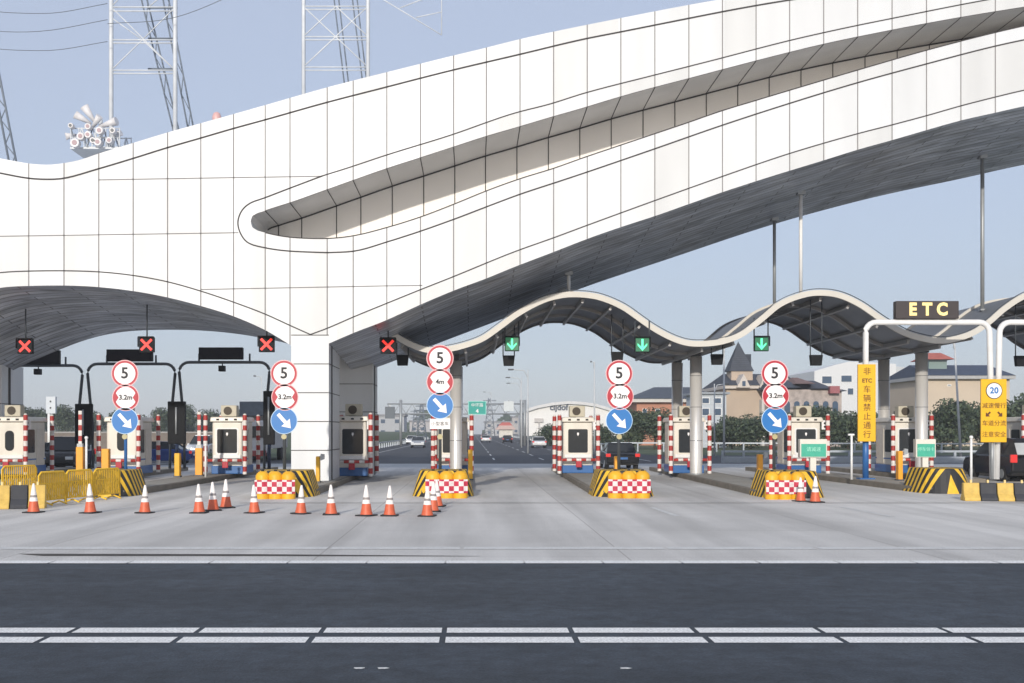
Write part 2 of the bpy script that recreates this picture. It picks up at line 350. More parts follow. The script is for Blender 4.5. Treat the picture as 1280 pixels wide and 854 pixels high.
RearR = [(425,470),(465,461),(480,456),(542,431.5),(642,393.5),(720,363),(841,322),(962,282),(1063,254),(1113,242),(1194,225),(1280,206),(1500,165),(1820,120)]
def W(px, py, Y=YF): return (PX(px, Y), PZ(py, Y))
def bottom(px): return interp(BT, px) if px <= 363.95 else (419.0 if px < 411.05 else interp(BR, px))
def rearpx(px): return VX + (px - VX) * YF / YR            # same world X seen on the rear plane
def rear_z(px):
    q = rearpx(px)
    return PZ(interp(RearL, q) if px <= 388 else interp(RearR, q), YR)
XS = sorted(set([-420 + i * 5.5 for i in range(408)] + [-201,-200,-150,-149,313.4,314,315,316,318,320,324,328,363.9,364,364.05,411,411.1,1640] ))
XS = [x for x in XS if x <= 1820]
arch = thing('toll_gate_arch', 'huge white panelled arch sweeping over the toll lanes on square pillars', 'arch', (0, YF, 0))
JX = [36,80,123.5,166.5,209.5,251,292,331.5,362.5,409,441.5,483.5,525.5,567,608,650,692,734,776,818.5,861,903,945,987,1029.5,1072,1115,1158,1201,1244]
JX = [-8-43.5*k for k in range(9)][::-1] + JX + [1287+42.8*k for k in range(12)]
import bisect
def pick(px, row): return random.Random(bisect.bisect(JX, px)*31+row).choice((0,0,6,7))
fb = MB()
def fq(b, pa, pb, y=0.0, mi=0, smooth=False):   # strip between two lists of (X,Z)
    pass
for a, c in zip(XS[:-1], XS[1:]):
    if c - a < .02: continue
    ta, tcx = interp(Tc, a), interp(Tc, c)
    ba, bc = bottom(a + 1e-4), bottom(c - 1e-4)
    def face(x0, u0, l0, x1, u1, l1, Y=0.0, mi=0):
        (X0, zu0), (X1, zu1) = W(x0, u0), W(x1, u1); zl0, zl1 = W(x0, l0)[1], W(x1, l1)[1]
        fb.quad((X0, Y, zl0), (X1, Y, zl1), (X1, Y, zu1), (X0, Y, zu0), mi)
    if a >= 313.39 and c <= 1640.01:
        mm = (a+c)/2
        u0, u1, v0, v1 = interp(T2,a), interp(T2,c), interp(L3u,a) if a > 403 else ta+60, interp(L3u,c) if c > 403 else tcx+60
        if a > 420: 
            face(a, ta, u0, c, tcx, u1, mi=pick(mm,1)); face(a, u0, v0, c, u1, v1, mi=pick(mm,2)); face(a, v0, interp(RT, a), c, v1, interp(RT, c), mi=pick(mm,3))
        else: face(a, ta, interp(RT, a), c, tcx, interp(RT, c), mi=pick(mm,2))
        if a > 420:
            u0, u1, v0, v1 = interp(L3l,a), interp(L3l,c), interp(B2r,a), interp(B2r,c)
            face(a, interp(RB, a), u0, c, interp(RB, c), u1, mi=pick(mm,4)); face(a, u0, v0, c, u1, v1, mi=pick(mm,5)); face(a, v0, ba, c, v1, bc, mi=pick(mm,6))
        else: face(a, interp(RB, a), ba, c, interp(RB, c), bc, mi=pick(mm,5))
        d = YRC - YF
        (X0, r0), (X1, r1) = W(a, interp(RT, a)), W(c, interp(RT, c)); q0, q1 = W(a, interp(RB, a))[1], W(c, interp(RB, c))[1]
        fb.quad((X0, d, q0), (X1, d, q1), (X1, d, r1), (X0, d, r0), 2)          # back wall
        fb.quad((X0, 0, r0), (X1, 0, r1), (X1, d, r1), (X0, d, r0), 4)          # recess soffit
        fb.quad((X0, 0, q0), (X1, 0, q1), (X1, d, q1), (X0, d, q0), 0)          # recess ledge
    else:
        mm = (a+c)/2
        if c <= 298: face(a, ta, 224.5, c, tcx, 224.5, mi=pick(mm,7)); face(a, 224.5, 294, c, 224.5, 294, mi=pick(mm,8)); face(a, 294, ba, c, 294, bc, mi=pick(mm,9))
        else: face(a, ta, ba, c, tcx, bc)
    X0, X1 = PX(a, YF), PX(c, YF); D = YR - YF; zt0, zt1 = PZ(ta, YF), PZ(tcx, YF)
    fb.quad((X0, 0, zt0), (X1, 0, zt1), (X1, D, zt1), (X0, D, zt0), 0)          # top
    fb.quad((X0, D, rear_z(a)), (X1, D, rear_z(c)), (X1, D, zt1), (X0, D, zt0), 0)  # rear face
# end caps
for x in (-420, 1820):
    X = PX(x, YF); D = YR - YF; t = PZ(interp(Tc, x), YF); bo = PZ(bottom(x), YF); rz_ = rear_z(x)
    fb.quad((X,0,bo),(X,D,rz_),(X,D,t),(X,0,t), 0)
# joints
E = -.012; LW = .028
def ribbon(b, pts, wd=LW, y=E, mi=1):
    P = [Vector((p[0], 0, p[1])) for p in pts]
    L_, R_ = [], []
    for i in range(len(P)):
        d = (P[min(i+1, len(P)-1)] - P[max(0, i-1)]).normalized(); n = Vector((-d.z, 0, d.x)) * wd
        L_.append((P[i].x+n.x, y, P[i].z+n.z)); R_.append((P[i].x-n.x, y, P[i].z-n.z))
    for i in range(len(P)-1): b.quad(L_[i], R_[i], R_[i+1], L_[i+1], mi)
def sample(curve, x0, x1, step=8):
    n = max(2, int((x1-x0)/step)); return [W(x0+(x1-x0)*i/n, interp(curve, x0+(x1-x0)*i/n)) for i in range(n+1)]
ribbon(fb, sample(T2, -420, 1820), .030)
ribbon(fb, sample(L3u, 403, 1640), .022); ribbon(fb, sample(L3l, 409, 1820), .026)
lp = Lloop; dense = []
for i in range(len(lp)-1):
    p0 = lp[max(0,i-1)]; p1 = lp[i]; p2 = lp[i+1]; p3 = lp[min(len(lp)-1,i+2)]
    for k in range(6):
        t = k/6; dense.append(tuple(.5*((2*p1[j]) + (-p0[j]+p2[j])*t + (2*p0[j]-5*p1[j]+4*p2[j]-p3[j])*t*t + (-p0[j]+3*p1[j]-3*p2[j]+p3[j])*t**3) for j in (0,1)))
dense.append(lp[-1]); ribbon(fb, [W(*p) for p in dense], .026)
ribbon(fb, sample(B2l, -420, 388), .022); ribbon(fb, sample(B2r, 388, 1820), .022)
def vline(x, y0, y1, wd=.019, Y=E): 
    if y1 - y0 < 1: return
    X = PX(x, YF); fb.quad((X-wd,Y,PZ(y1,YF)),(X+wd,Y,PZ(y1,YF)),(X+wd,Y,PZ(y0,YF)),(X-wd,Y,PZ(y0,YF)),5)
for x in JX:
    t = interp(Tc, x); bo = bottom(x)
    if 314 < x < 1640:
        vline(x, t, interp(RT, x)); vline(x, interp(RB, x), bo)
        X = PX(x, YF); d = YRC - YF - .012
        za, zb = PZ(interp(RT, x), YF), PZ(interp(RB, x), YF)
        fb.quad((X-.02,d,zb),(X+.02,d,zb),(X+.02,d,za),(X-.02,d,za),1)
        fb.quad((X-.02,0,za-.012),(X+.02,0,za-.012),(X+.02,d,za-.012),(X-.02,d,za-.012),1)
    else: vline(x, t, bo)
ribbon(fb, [W(123,225), W(300,222), W(403,220.5)], .017, E, 5)
ribbon(fb, [W(-420,299), W(0,295.5), W(298,291)], .017, E, 5)
ribbon(fb, [W(251,362), W(480,357.5), W(528,357)], .017, E, 5)
ribbon(fb, [W(364,419), W(411,419)], .015)
ribbon(fb, sample(RB, 332, 1640), .020); ribbon(fb, sample(RT, 332, 1640), .012)
# recess corner seam between back wall and soffit
X_ = [x for x in XS if 316 < x < 1640]
ribbon(fb, [(PX(x, YF), PZ(interp(RT, x), YF) - .03) for x in X_], .03, YRC - YF - .012)
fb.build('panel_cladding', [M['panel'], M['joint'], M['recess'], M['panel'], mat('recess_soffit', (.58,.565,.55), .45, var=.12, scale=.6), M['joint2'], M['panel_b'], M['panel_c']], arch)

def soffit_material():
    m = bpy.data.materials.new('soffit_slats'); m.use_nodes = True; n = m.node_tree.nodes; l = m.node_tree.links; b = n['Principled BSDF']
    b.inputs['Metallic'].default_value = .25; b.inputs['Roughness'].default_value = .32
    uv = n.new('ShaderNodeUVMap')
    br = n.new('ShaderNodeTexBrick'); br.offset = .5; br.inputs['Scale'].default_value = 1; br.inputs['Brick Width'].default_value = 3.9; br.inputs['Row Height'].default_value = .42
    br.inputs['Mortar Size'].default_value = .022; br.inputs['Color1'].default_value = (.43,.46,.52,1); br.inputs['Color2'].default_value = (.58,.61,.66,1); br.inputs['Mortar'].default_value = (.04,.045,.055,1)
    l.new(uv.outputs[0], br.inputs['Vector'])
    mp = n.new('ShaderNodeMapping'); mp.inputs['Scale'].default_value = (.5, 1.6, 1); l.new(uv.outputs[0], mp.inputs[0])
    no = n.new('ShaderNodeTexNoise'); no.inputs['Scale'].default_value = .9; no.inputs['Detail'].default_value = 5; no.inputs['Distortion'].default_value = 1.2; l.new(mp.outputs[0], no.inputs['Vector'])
    mr = n.new('ShaderNodeMapRange'); mr.inputs['From Min'].default_value = .3; mr.inputs['From Max'].default_value = .7; mr.inputs['To Min'].default_value = .5; mr.inputs['To Max'].default_value = 1.35; l.new(no.outputs['Fac'], mr.inputs['Value'])  # wavy reflected highlights painted into the slat colour by noise
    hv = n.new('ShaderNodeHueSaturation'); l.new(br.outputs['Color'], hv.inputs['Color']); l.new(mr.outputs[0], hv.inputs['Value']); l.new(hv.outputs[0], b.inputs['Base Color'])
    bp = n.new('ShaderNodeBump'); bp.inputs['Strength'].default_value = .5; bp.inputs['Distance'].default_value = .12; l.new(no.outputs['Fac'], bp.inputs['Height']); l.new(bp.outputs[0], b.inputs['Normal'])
    return m
SOFF = soffit_material()
def soffit(name, x0, x1):
    me = bpy.data.meshes.new(name); xs = [x for x in XS if x0 <= x <= x1]; NV = 8; V = []; UV = []; Fc = []
    s = 0; prev = None
    for x in xs:
        X = PX(x, YF); zf = PZ(bottom(x), YF); zr = rear_z(x)
        if prev: s += math.hypot(X - prev[0], zf - prev[1])
        prev = (X, zf)
        for j in range(NV + 1):
            t = j / NV; V.append((X, t * (YR - YF), zf + (zr - zf) * (t ** 1.0))); UV.append((s, t * 9.3))
    for i in range(len(xs) - 1):
        for j in range(NV):
            a = i * (NV + 1) + j; Fc.append((a, a + 1, a + NV + 2, a + NV + 1))
    me.from_pydata(V, [], Fc); me.materials.append(SOFF); u = me.uv_layers.new(name='UVMap')
    for lp_ in me.loops: u.data[lp_.index].uv = UV[lp_.vertex_index]
    for p in me.polygons: p.use_smooth = True
    o = bpy.data.objects.new(name, me); COL.objects.link(o); o.parent = arch; return o
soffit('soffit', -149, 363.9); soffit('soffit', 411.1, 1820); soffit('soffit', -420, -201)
def soffit_z(X, Y):
    px = VX + X * F / YF; t = (Y - YF) / (YR - YF); zf = PZ(bottom(px), YF); return zf + (rear_z(px) - zf) * t
# pillars (> joints stay in their mesh)
def pillar(x0, x1, y0, y1, z1, joints):
    b = MB(); b.box(x0, x1, y0 - YF, y1 - YF, 0.1, z1)
    for z in joints:
        b.quad((x0,y0-YF-.01,z-.015),(x1,y0-YF-.01,z-.015),(x1,y0-YF-.01,z+.015),(x0,y0-YF-.01,z+.015),1)
        b.quad((x1+.01,y0-YF,z-.015),(x1+.01,y1-YF,z-.015),(x1+.01,y1-YF,z+.015),(x1+.01,y0-YF,z+.015),1)
    b.box(x1+.002, x1+.03, y0-YF+.75, y0-YF+.95, .1, z1-.05, 1)
    b.build('pillar', [M['panel'], M['joint']], arch)
pillar(PX(364,YF), PX(411,YF), YF, 47.0, PZ(419,YF)-.002, [PZ(y,YF) for y in (455,491,527,563)])
pillar(PX(424,51.5), PX(466,51.5), 51.5, 54.0, 5.9, [PZ(y,51.5) for y in (480,515,548)])
pillar(PX(-200,YF), PX(-150,YF), YF, 47.0, PZ(432,YF), [PZ(y,YF) for y in (455,491,527,563)])
pillar(-24.2, PX(2,51.5), 51.5, 54.0, 5.2, [2, 3.4])
pillar(PX(1770,YF), PX(1819,YF), YF, 47.0, PZ(66,YF), [2,4,6,8,10,12,14])

# ------------------------------------------------------------------ wave canopy
YA, YB = 47.0, 57.3
CW = [(480,410),(487.7,415.5),(506,427),(526,435.5),(540,438),(557,437),(583,431),(603.7,423),(624,409),(645,393.5),(678.5,375.5),(700,369.5),(714.5,368),(735,369),(750.6,372),(779,384),(800,398.5),(815,409),(840,422.5),(858,428.5),(872,429.8),(902.5,427),(927,418),(952,399),(974,381),(1005,368.5),(1024,366),(1049,369),(1074,380),(1105,401),(1130,415.5),(1161,424.5),(1175,426),(1188,425),(1217.5,415.6),(1236,403),(1255,386.5),(1280,370.5),(1310,363),(1335,361.5),(1360,364),(1390,377),(1420,400),(1450,416),(1485,424)]
cano = thing('wave_canopy', 'rippling wave shaped canopy with pale edge over the toll booths', 'canopy', (0, YA, 0))
XC = [487 + i * 4 for i in range(249)]
b = MB(); bt = MB(); TH = .16
def cz(px): return PZ(interp(CW, px), YA)
for a, c in zip(XC[:-1], XC[1:]):
    X0, X1 = PX(a, YA), PX(c, YA); z0, z1 = cz(a), cz(c); D = YB - YA
    b.quad((X0,.12,z0+.05),(X1,.12,z1+.05),(X1,D,z1+.05),(X0,D,z0+.05), 0)
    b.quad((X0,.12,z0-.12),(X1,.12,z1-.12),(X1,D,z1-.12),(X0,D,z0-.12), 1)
    b.quad((X0,D,z0-.12),(X1,D,z1-.12),(X1,D,z1+.05),(X0,D,z0+.05), 0)
def profile_strip(b, y0, y1, up, dn, mi=0):
    P = [Vector((PX(x, YA), 0, cz(x))) for x in XC]; U = []; Dn = []
    for i in range(len(P)):
        d = (P[min(i+1,len(P)-1)] - P[max(0,i-1)]).normalized(); n = Vector((-d.z,0,d.x)); U.append(P[i]+n*up); Dn.append(P[i]-n*dn)
    for i in range(len(P)-1):
        for y in (y0, y1): b.quad((Dn[i].x,y,Dn[i].z),(Dn[i+1].x,y,Dn[i+1].z),(U[i+1].x,y,U[i+1].z),(U[i].x,y,U[i].z), mi)
        for Q in (U, Dn): b.quad((Q[i].x,y0,Q[i].z),(Q[i+1].x,y0,Q[i+1].z),(Q[i+1].x,y1,Q[i+1].z),(Q[i].x,y1,Q[i].z), mi)
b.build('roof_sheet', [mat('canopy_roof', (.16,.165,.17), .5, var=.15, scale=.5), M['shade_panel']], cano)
t_ = MB(); profile_strip(t_, 0, .12, .12, .12); t_.build('front_trim', M['canopytrim'], cano)
t_ = MB(); profile_strip(t_, -.03, .02, .18, -.15); t_.build('edge_cap', M['dgrey'], cano)
t_ = MB(); profile_strip(t_, YB-YA-.0, YB-YA+.12, .14, .2); t_.build('rear_trim', mat('rear_trim', (.14,.14,.145), .5), cano)
for yy in (3.3, 6.8):
    t_ = MB(); profile_strip(t_, yy, yy+.16, -.10, .24); t_.build('purlin', M['rib'], cano)
# cross ribs (run front to back below the sheet) and raised seams on the roof
for k in range(27):
    px = 505 + k * 37.5
    if px > 1475: break
    X = PX(px, YA); z = cz(px); sl_ = (cz(px+3) - cz(px-3)) / (PX(6+VX, YA))
    an = math.atan(sl_); r_ = MB(); r_.box(-.05,.05,.45,YB-YA-.02,-.30,-.115); r_.build('cross_rib', M['rib'], cano, (X,0,z), (0,-an,0))
for y in (4.2,):
    t_ = MB(); profile_strip(t_, y, y+.18, .15, -.04); t_.build('roof_seam', M['canopytrim'], cano)
# big round columns
cp = None
for X, nm in ((-.72,'with the white plate in front, left end of canopy'), (10.04,'under the middle trough of the canopy'), (20.15,'beside the beige building, right trough of canopy'), (30.2,'out beyond the right of the lanes')):
    for Y, ro in ((50.2,'front'), (54.8,'rear')):
        zt = PZ(interp(CW, VX + X*F/YA), YA) - .35
        t = thing('canopy_column', f'{ro} round steel column {nm}', 'column', (X, Y, .2), 0, 'round steel columns of the wave canopy')
        c = MB(); c.lathe([(.27,0),(.27,zt-.2)], 28); c.build('shaft', M['steel'], t)
        c = MB()
        for z in (1.5, 3.0, 4.4): c.lathe([(.274,z),(.278,z+.01),(.274,z+.02)], 28)
        c.build('band', M['dgrey'], t)
        c = MB(); c.lathe([(.36,0),(.36,.05)], 20); c.build('base_plate', M['galv'], t)
        c = MB(); c.box(-.14,.14,-.5,.5,zt-.2,zt+.06); c.build('bearer', M['dgrey'], t)

# rods from arch to canopy
for i, (px, Y, la) in enumerate(((1001,47.8,'tall white tie rod nearest, right of the pair above second hump'), (968,51.5,'grey tie rod behind, left of the pair above second hump'), (1228,49.5,'longest grey tie rod hanging down to the rightmost hump'), (711,48.3,'short pale tie rod on the first hump'), (703,51.6,'short darker tie rod behind, on the first hump'))):
    X = PX(px, Y); zb = cz(VX + X*F/YA) + .05; zt = soffit_z(X, Y) + .05
    t = thing('tie_rod', la, 'rod', (X, Y, zb), 0, 'tie rods between arch and canopy')
    c = MB(); c.tube([(0,0,0),(0,0,zt-zb)], .075 if px != 1228 else .085, 10); c.build('rod', M['white'] if i in (0,3) else M['galv'], t)
    c = MB(); c.box(-.16,.16,-.16,.16,zt-zb-.18,zt-zb); c.build('top_bracket', M['galv'], t, bevel=.01)
    c = MB(); c.box(-.13,.13,-.13,.13,-.02,.05); c.build('foot_plate', M['galv'], t)

# ------------------------------------------------------------------ lane signals under arch and canopy
def cross_pts(w, l):
    return [((-l,-l),w),((-l,l),w)]
def signal(px, py, Y, kind, label, top=None):
    X, Z = PX(px, Y), PZ(py, Y)
    t = thing('lane_signal', label, 'traffic light', (X, Y, Z), 0, 'red cross lane signals' if kind == 'red' else 'green arrow lane signals')
    s = .31
    b = MB(); b.box(-s,s,0,.18,-s,s); b.build('housing', M['black'], t, bevel=.015)
    b = MB(); b.box(-s-.01,s+.01,-.14,.0,s-.01,s+.03); b.box(-s-.03,-s,-.12,0,-s*.3,s); b.box(s,s+.03,-.12,0,-s*.3,s); b.build('visor', M['black'], t)
    b = MB()
    if kind == 'red':
        for a in (45, -45):
            ca, sa = math.cos(R(a)), math.sin(R(a)); l = .31; w_ = .05; p = []
            for u, v in ((-l,-w_),(l,-w_),(l,w_),(-l,w_)): p.append((u*ca-v*sa, u*sa+v*ca))
            b.prism(p, -.014 - (a > 0)*.004, -.004)
        b.build('red_cross', M['ledred'], t)
    else:
        b.prism([(-.045,-.12),(.045,-.12),(.045,.24),(-.045,.24)], -.014, -.004)
        b.prism([(0,-.26),(.2,-.03),(.2,.06),(0,-.14),(-.2,.06),(-.2,-.03)], -.018, -.004)
        b.build('green_arrow', M['ledgreen'], t)
        b = MB(); b.box(-s+.03,s-.03,-.004,.0,-s+.03,s-.03); b.build('lens_panel', mat('green_lens', (.01,.10,.05), .4, emit=(.05,.5,.2), es=.12), t)
    if top:
        for q in ((0,) if kind == 'red' else (-.3,.3)):
            b = MB(); b.tube([(q,.09,s-.05),(q,.09,top-Z)], .03); b.build('hanger', M['dgrey'], t)
for px, py, Y, la in ((31,433,46.5,'red cross signal at far left, under the white arch'),(183,431,46.5,'red cross signal above the first stack of round signs'),(333,430.5,45,'red cross signal just left of the white pillar'),(485,432.5,45.5,'red cross signal right of the white pillar by the canopy tip')):
    X = PX(px, Y); signal(px, py, Y, 'red', la, soffit_z(X, Y) + .03)
for px, py, Y, la in ((640,430,48.5,'green arrow signal under the left flank of the first hump'),(803,431,46.8,'green arrow signal in front of the first hump right flank'),(952,430,48,'green arrow signal hanging beside the castle spire')):
    X = PX(px, Y); signal(px, py, Y, 'green', la, cz(VX+X*F/YA)-.05)
for px, py, Y, la in ((503,450,48.5,'black lamp box hung at canopy left tip'),(636,450.5,49.5,'black lamp box hung just below the left green arrow'),(772,446,49,'black lamp box hung above the round five sign, first hump'),(897,449,48.5,'black lamp box hung right of the middle steel columns'),(1021,450,48.5,'black lamp box hung under the second hump'),(1278,451,48.5,'black lamp box at the right edge, hung on rods')):
    X, Z = PX(px, Y), PZ(py, Y); t = thing('hanging_lamp', la, 'lamp', (X, Y, Z), 0, 'black lamp boxes under the canopy')
    b = MB(); b.prism([(-.27,.22),(.27,.22),(.22,-.24),(-.22,-.24)], 0, .25); b.build('housing', M['black'], t, bevel=.015)
    b = MB(); tz = cz(VX+X*F/YA)-Z-.05
    for q in (-.25,.25): b = MB(); b.tube([(q,.1,.2),(q,.1,tz)], .026); b.build('hanger', M['dgrey'], t)

# ------------------------------------------------------------------ toll islands, noses, booths
def island(xc, wd, y0, y1, label, nose=True, skew=0):
    t = thing('toll_island', label, 'traffic island', (xc, y0, 0), 0, 'raised toll islands')
    h = wd/2; L = y1-y0; sx = skew
    pts = [(-h*.72,.0),(h*.72,.0),(h,1.2),(h+sx,L),(-h+sx,L),(-h,1.2)]
    b = MB(); k = len(b.v); b.v += [(p[0],p[1],-.05) for p in pts] + [(p[0],p[1],.2) for p in pts]
    for i in range(6): b.face((i,(i+1)%6,6+(i+1)%6,6+i))
    b.face(range(6,12)); b.build('kerb', M['kerb'], t, bevel=.02)
    q = .16; pts2 = [(-h*.72+q,.2),(h*.72-q,.2),(h-q,1.3),(h+sx-q,L-q),(-h+sx+q,L-q),(-h+q,1.3)]
    b = MB(); b.v += [(p[0],p[1],.19) for p in pts2] + [(p[0],p[1],.206) for p in pts2]
    for i in range(6): b.face((i,(i+1)%6,6+(i+1)%6,6+i))
    b.face(range(6,12)); b.build('paving', M['islandtop'], t)
    if nose:
        b = MB()  # flared concrete nose: wide foot, drawn-in top, rounded front
        n = 14; lo = []; hi = []
        for i in range(n+1):
            a = math.pi + math.pi*i/n; lo.append((math.cos(a)*(h+.04), .55+math.sin(a)*.85)); hi.append((math.cos(a)*(h-.20), .62+math.sin(a)*.62))
        lo = [(-h-.04,1.9)] + lo + [(h+.04,1.9)]; hi = [(-h+.2,1.9)] + hi + [(h-.2,1.9)]
        m_ = len(lo); b.v += [(x,y,-.02) for x,y in lo] + [(x,y,.84) for x,y in hi]
        for i in range(m_-1): b.face((i,i+1,m_+i+1,m_+i))
        b.face(range(m_, 2*m_)); b.face((0,m_,2*m_-1,m_-1)); b.build('nose_block', M['ybside'], t, bevel=.03)
    return t
YI1 = 61
ISL = [(-21.9,1.9,38.5,YI1,'toll island at far left under the first booth',False),
       (-16.4,1.9,39,YI1,'toll island behind the yellow mesh fences',False),
       (-11.85,1.5,36.4,YI1,'toll island with black striped nose below the leftmost round signs',True),
       (-6.15,2.0,36.0,YI1-2,'toll island carrying the white arch pillar',True),
       (-.95,1.95,36.3,YI1,'toll island under the four sign stack and steel column',True),
       (4.95,1.95,36.2,YI1,'toll island under the booth in front of the white hall',True),
       (10.3,2.0,35.6,YI1,'toll island under the middle pair of steel columns',True),
       (16.3,1.75,38.2,YI1,'toll island with the tall yellow sign and arrow nose',True),
       (20.3,1.9,45.5,YI1,'toll island under the right pair of steel columns',False),
       (25.4,1.9,44,YI1,'toll island at the far right edge',False)]
for xc, wd, y0, y1, la, ns in ISL: island(xc, wd, y0, y1, la, ns, skew=(.35 if xc in (4.95,10.3) else (-.55 if xc==16.3 else (.55 if xc==-11.85 else 0))))

def disc(cx, cz_, r, y0, y1, n=36): return [(cx+r*math.cos(2*math.pi*i/n), cz_+r*math.sin(2*math.pi*i/n)) for i in range(n)]
def booth(loc, label, oval=False, w_=1.36, ac=True, win='plain'):
    t = thing('toll_booth', label, 'toll booth', loc, 0, 'toll booths on the islands')
    h = w_/2; D = 2.4; H = 2.55
    b = MB(); b.box(-h,h,0,D,.32,H-.18); b.build('body', M['cream'], t, bevel=.09, seg=3)
    b = MB(); b.box(-h-.03,h+.03,-.03,D+.03,0,.36); b.build('base_skirt', M['blue'], t, bevel=.03)
    b = MB(); b.box(-h-.10,h+.10,-.16,D+.12,H-.2,H+.02,0,.05,.05); b.build('roof', M['cream'], t, bevel=.05, seg=3)
    b = MB(); b.box(-h-.01,h+.01,-.012,D+.012,.62,.68); b.build('trim_stripe', M['blue'], t)
    def rrect(x0,x1,z0,z1,r,n=5):
        p=[]
        for cx,cz_,a0 in ((x1-r,z0+r,-90),(x1-r,z1-r,0),(x0+r,z1-r,90),(x0+r,z0+r,180)):
            for i in range(n+1):
                a=R(a0+90*i/n); p.append((cx+r*math.cos(a),cz_+r*math.sin(a)))
        return p
    if oval:
        f = MB(); f.prism(rrect(-.20,.20,1.05,1.95,.18), -.02, .01); o = f.build('front_window', M['rubber'], t)
        f = MB(); f.prism(rrect(-.15,.15,1.10,1.90,.14), -.03, -.021); f.build('pane', M['glass'], o)
    else:
        f = MB(); f.prism(rrect(-.52,.52,.86,2.08,.10), -.02, .01); o = f.build('front_window', M['cream'] if win=='plain' else M['white'], t)
        f = MB(); f.prism(rrect(-.45,.45,.94,2.02,.07), -.03, -.021); f.build('pane', M['glass'], o)
        f = MB(); f.prism([(-.04,1.86),(.04,1.86),(.045,1.78),(0,1.70),(-.045,1.78)], -.036, -.031); f.build('shield_sticker', M['signwhite'], o)
    f = MB(); f.box(-h+.06,h-.06,-.07,.02,.70,.86); f.build('window_sill', M['white'], t, bevel=.02)
    f = MB(); f.box(h+.02,h+.30,-.12,-.06,H-.55,H-.12); pl_ = f.build('side_plate', M['signwhite'], t, bevel=.01)
    for zz in (H-.26, H-.42):
        f = MB(); f.prism(disc(h+.16, zz, .055, 0, 0, 12), -.14, -.122); f.build('lens', M['rubber'], pl_)
    f = MB(); f.box(-.13,.13,-.46,-.34,.28,.56); f.build('hazard_box', M['red'], t, bevel=.02)
    f = MB(); f.box(-.36,.30,.42,.50,1.0,1.35); f.build('desk_screen', mat('desk_grey', (.22,.22,.22), .5), t)
    for s in (-1,1):
        f = MB()
        x = s*(h+.002); xo = s*(h+.02)
        k = len(f.v); P = rrect(.35,1.1,.95,2.0,.08); f.prismx([(p[0],p[1]) for p in P], min(x,xo), max(x,xo)); f.build('side_window', M['glass'], t)
        f = MB(); P = rrect(1.3,2.15,.4,2.05,.08); f.prismx(P, min(x,xo), max(x,xo)); d_ = f.build('door', mat('door_cream', (.66,.61,.53), .4), t)
    for q in (-.4,0,.4):
        f = MB(); f.box(q-.06,q+.06,-.185,-.13,H-.13,H-.06); f.build('eave_light', M['rubber'], t)
    if ac:
        f = MB(); f.box(-.36,.36,.3,.8,H+.04,H+.55); a_ = f.build('air_conditioner', mat('ac_beige', (.50,.46,.36), .5, var=.1), t, bevel=.03)
        f = MB(); n=20; f.prism([(.04+.19*math.cos(2*math.pi*i/n)-.08, H+.3+.19*math.sin(2*math.pi*i/n)) for i in range(n)], .28, .297); f.build('fan_grille', mat('ac_fan', (.05,.035,.02), .6), a_)
        f = MB(); f.box(-.25,-.02,.9,1.2,H,H+.32); f.build('roof_lamp', M['dgrey'], t)
    for sx in (-1,1):
        for yy in (-.42, D+.3):
            f = MB(); f.lathe([(.095,0),(.095,2.62),(.06,2.70),(.0,2.72)], 14, cx=sx*(h+.20), cy=yy); f.build('guard_post', M['rw'], t)
    f = MB(); f.tube([(-h-.1,-.42,.62),(h+.1,-.42,.62)], .07); f.build('guard_rail', M['rwbeam'], t)
    return t
BY = 51.5
booth((PX(12,50),50,.206), 'toll booth at far left edge with small oval window', True)
booth((PX(152,50),50,.206), 'toll booth with small oval window behind the leftmost round signs', True)
booth((PX(284,50.5),50.5,.206), 'toll booth with wide window left of the grey truck', win='w')
booth((-5.12,48.1,.206), 'toll booth tucked in beside the white pillar', w_=1.2)
booth((-.9,BY,.206), 'toll booth behind the steel column and four sign stack')
booth((4.87,BY,.206), 'toll booth in front of the white curved hall')
booth((9.95,BY,.206), 'toll booth behind the middle steel column')
booth((15.35,BY,.206), 'toll booth behind the rightmost stack of round signs', win='w')
booth((20.2,BY+.3,.206), 'toll booth right of the tall yellow sign, by steel columns', win='w')
booth((25.3,50,.206), 'toll booth at right edge behind the black van', win='w')

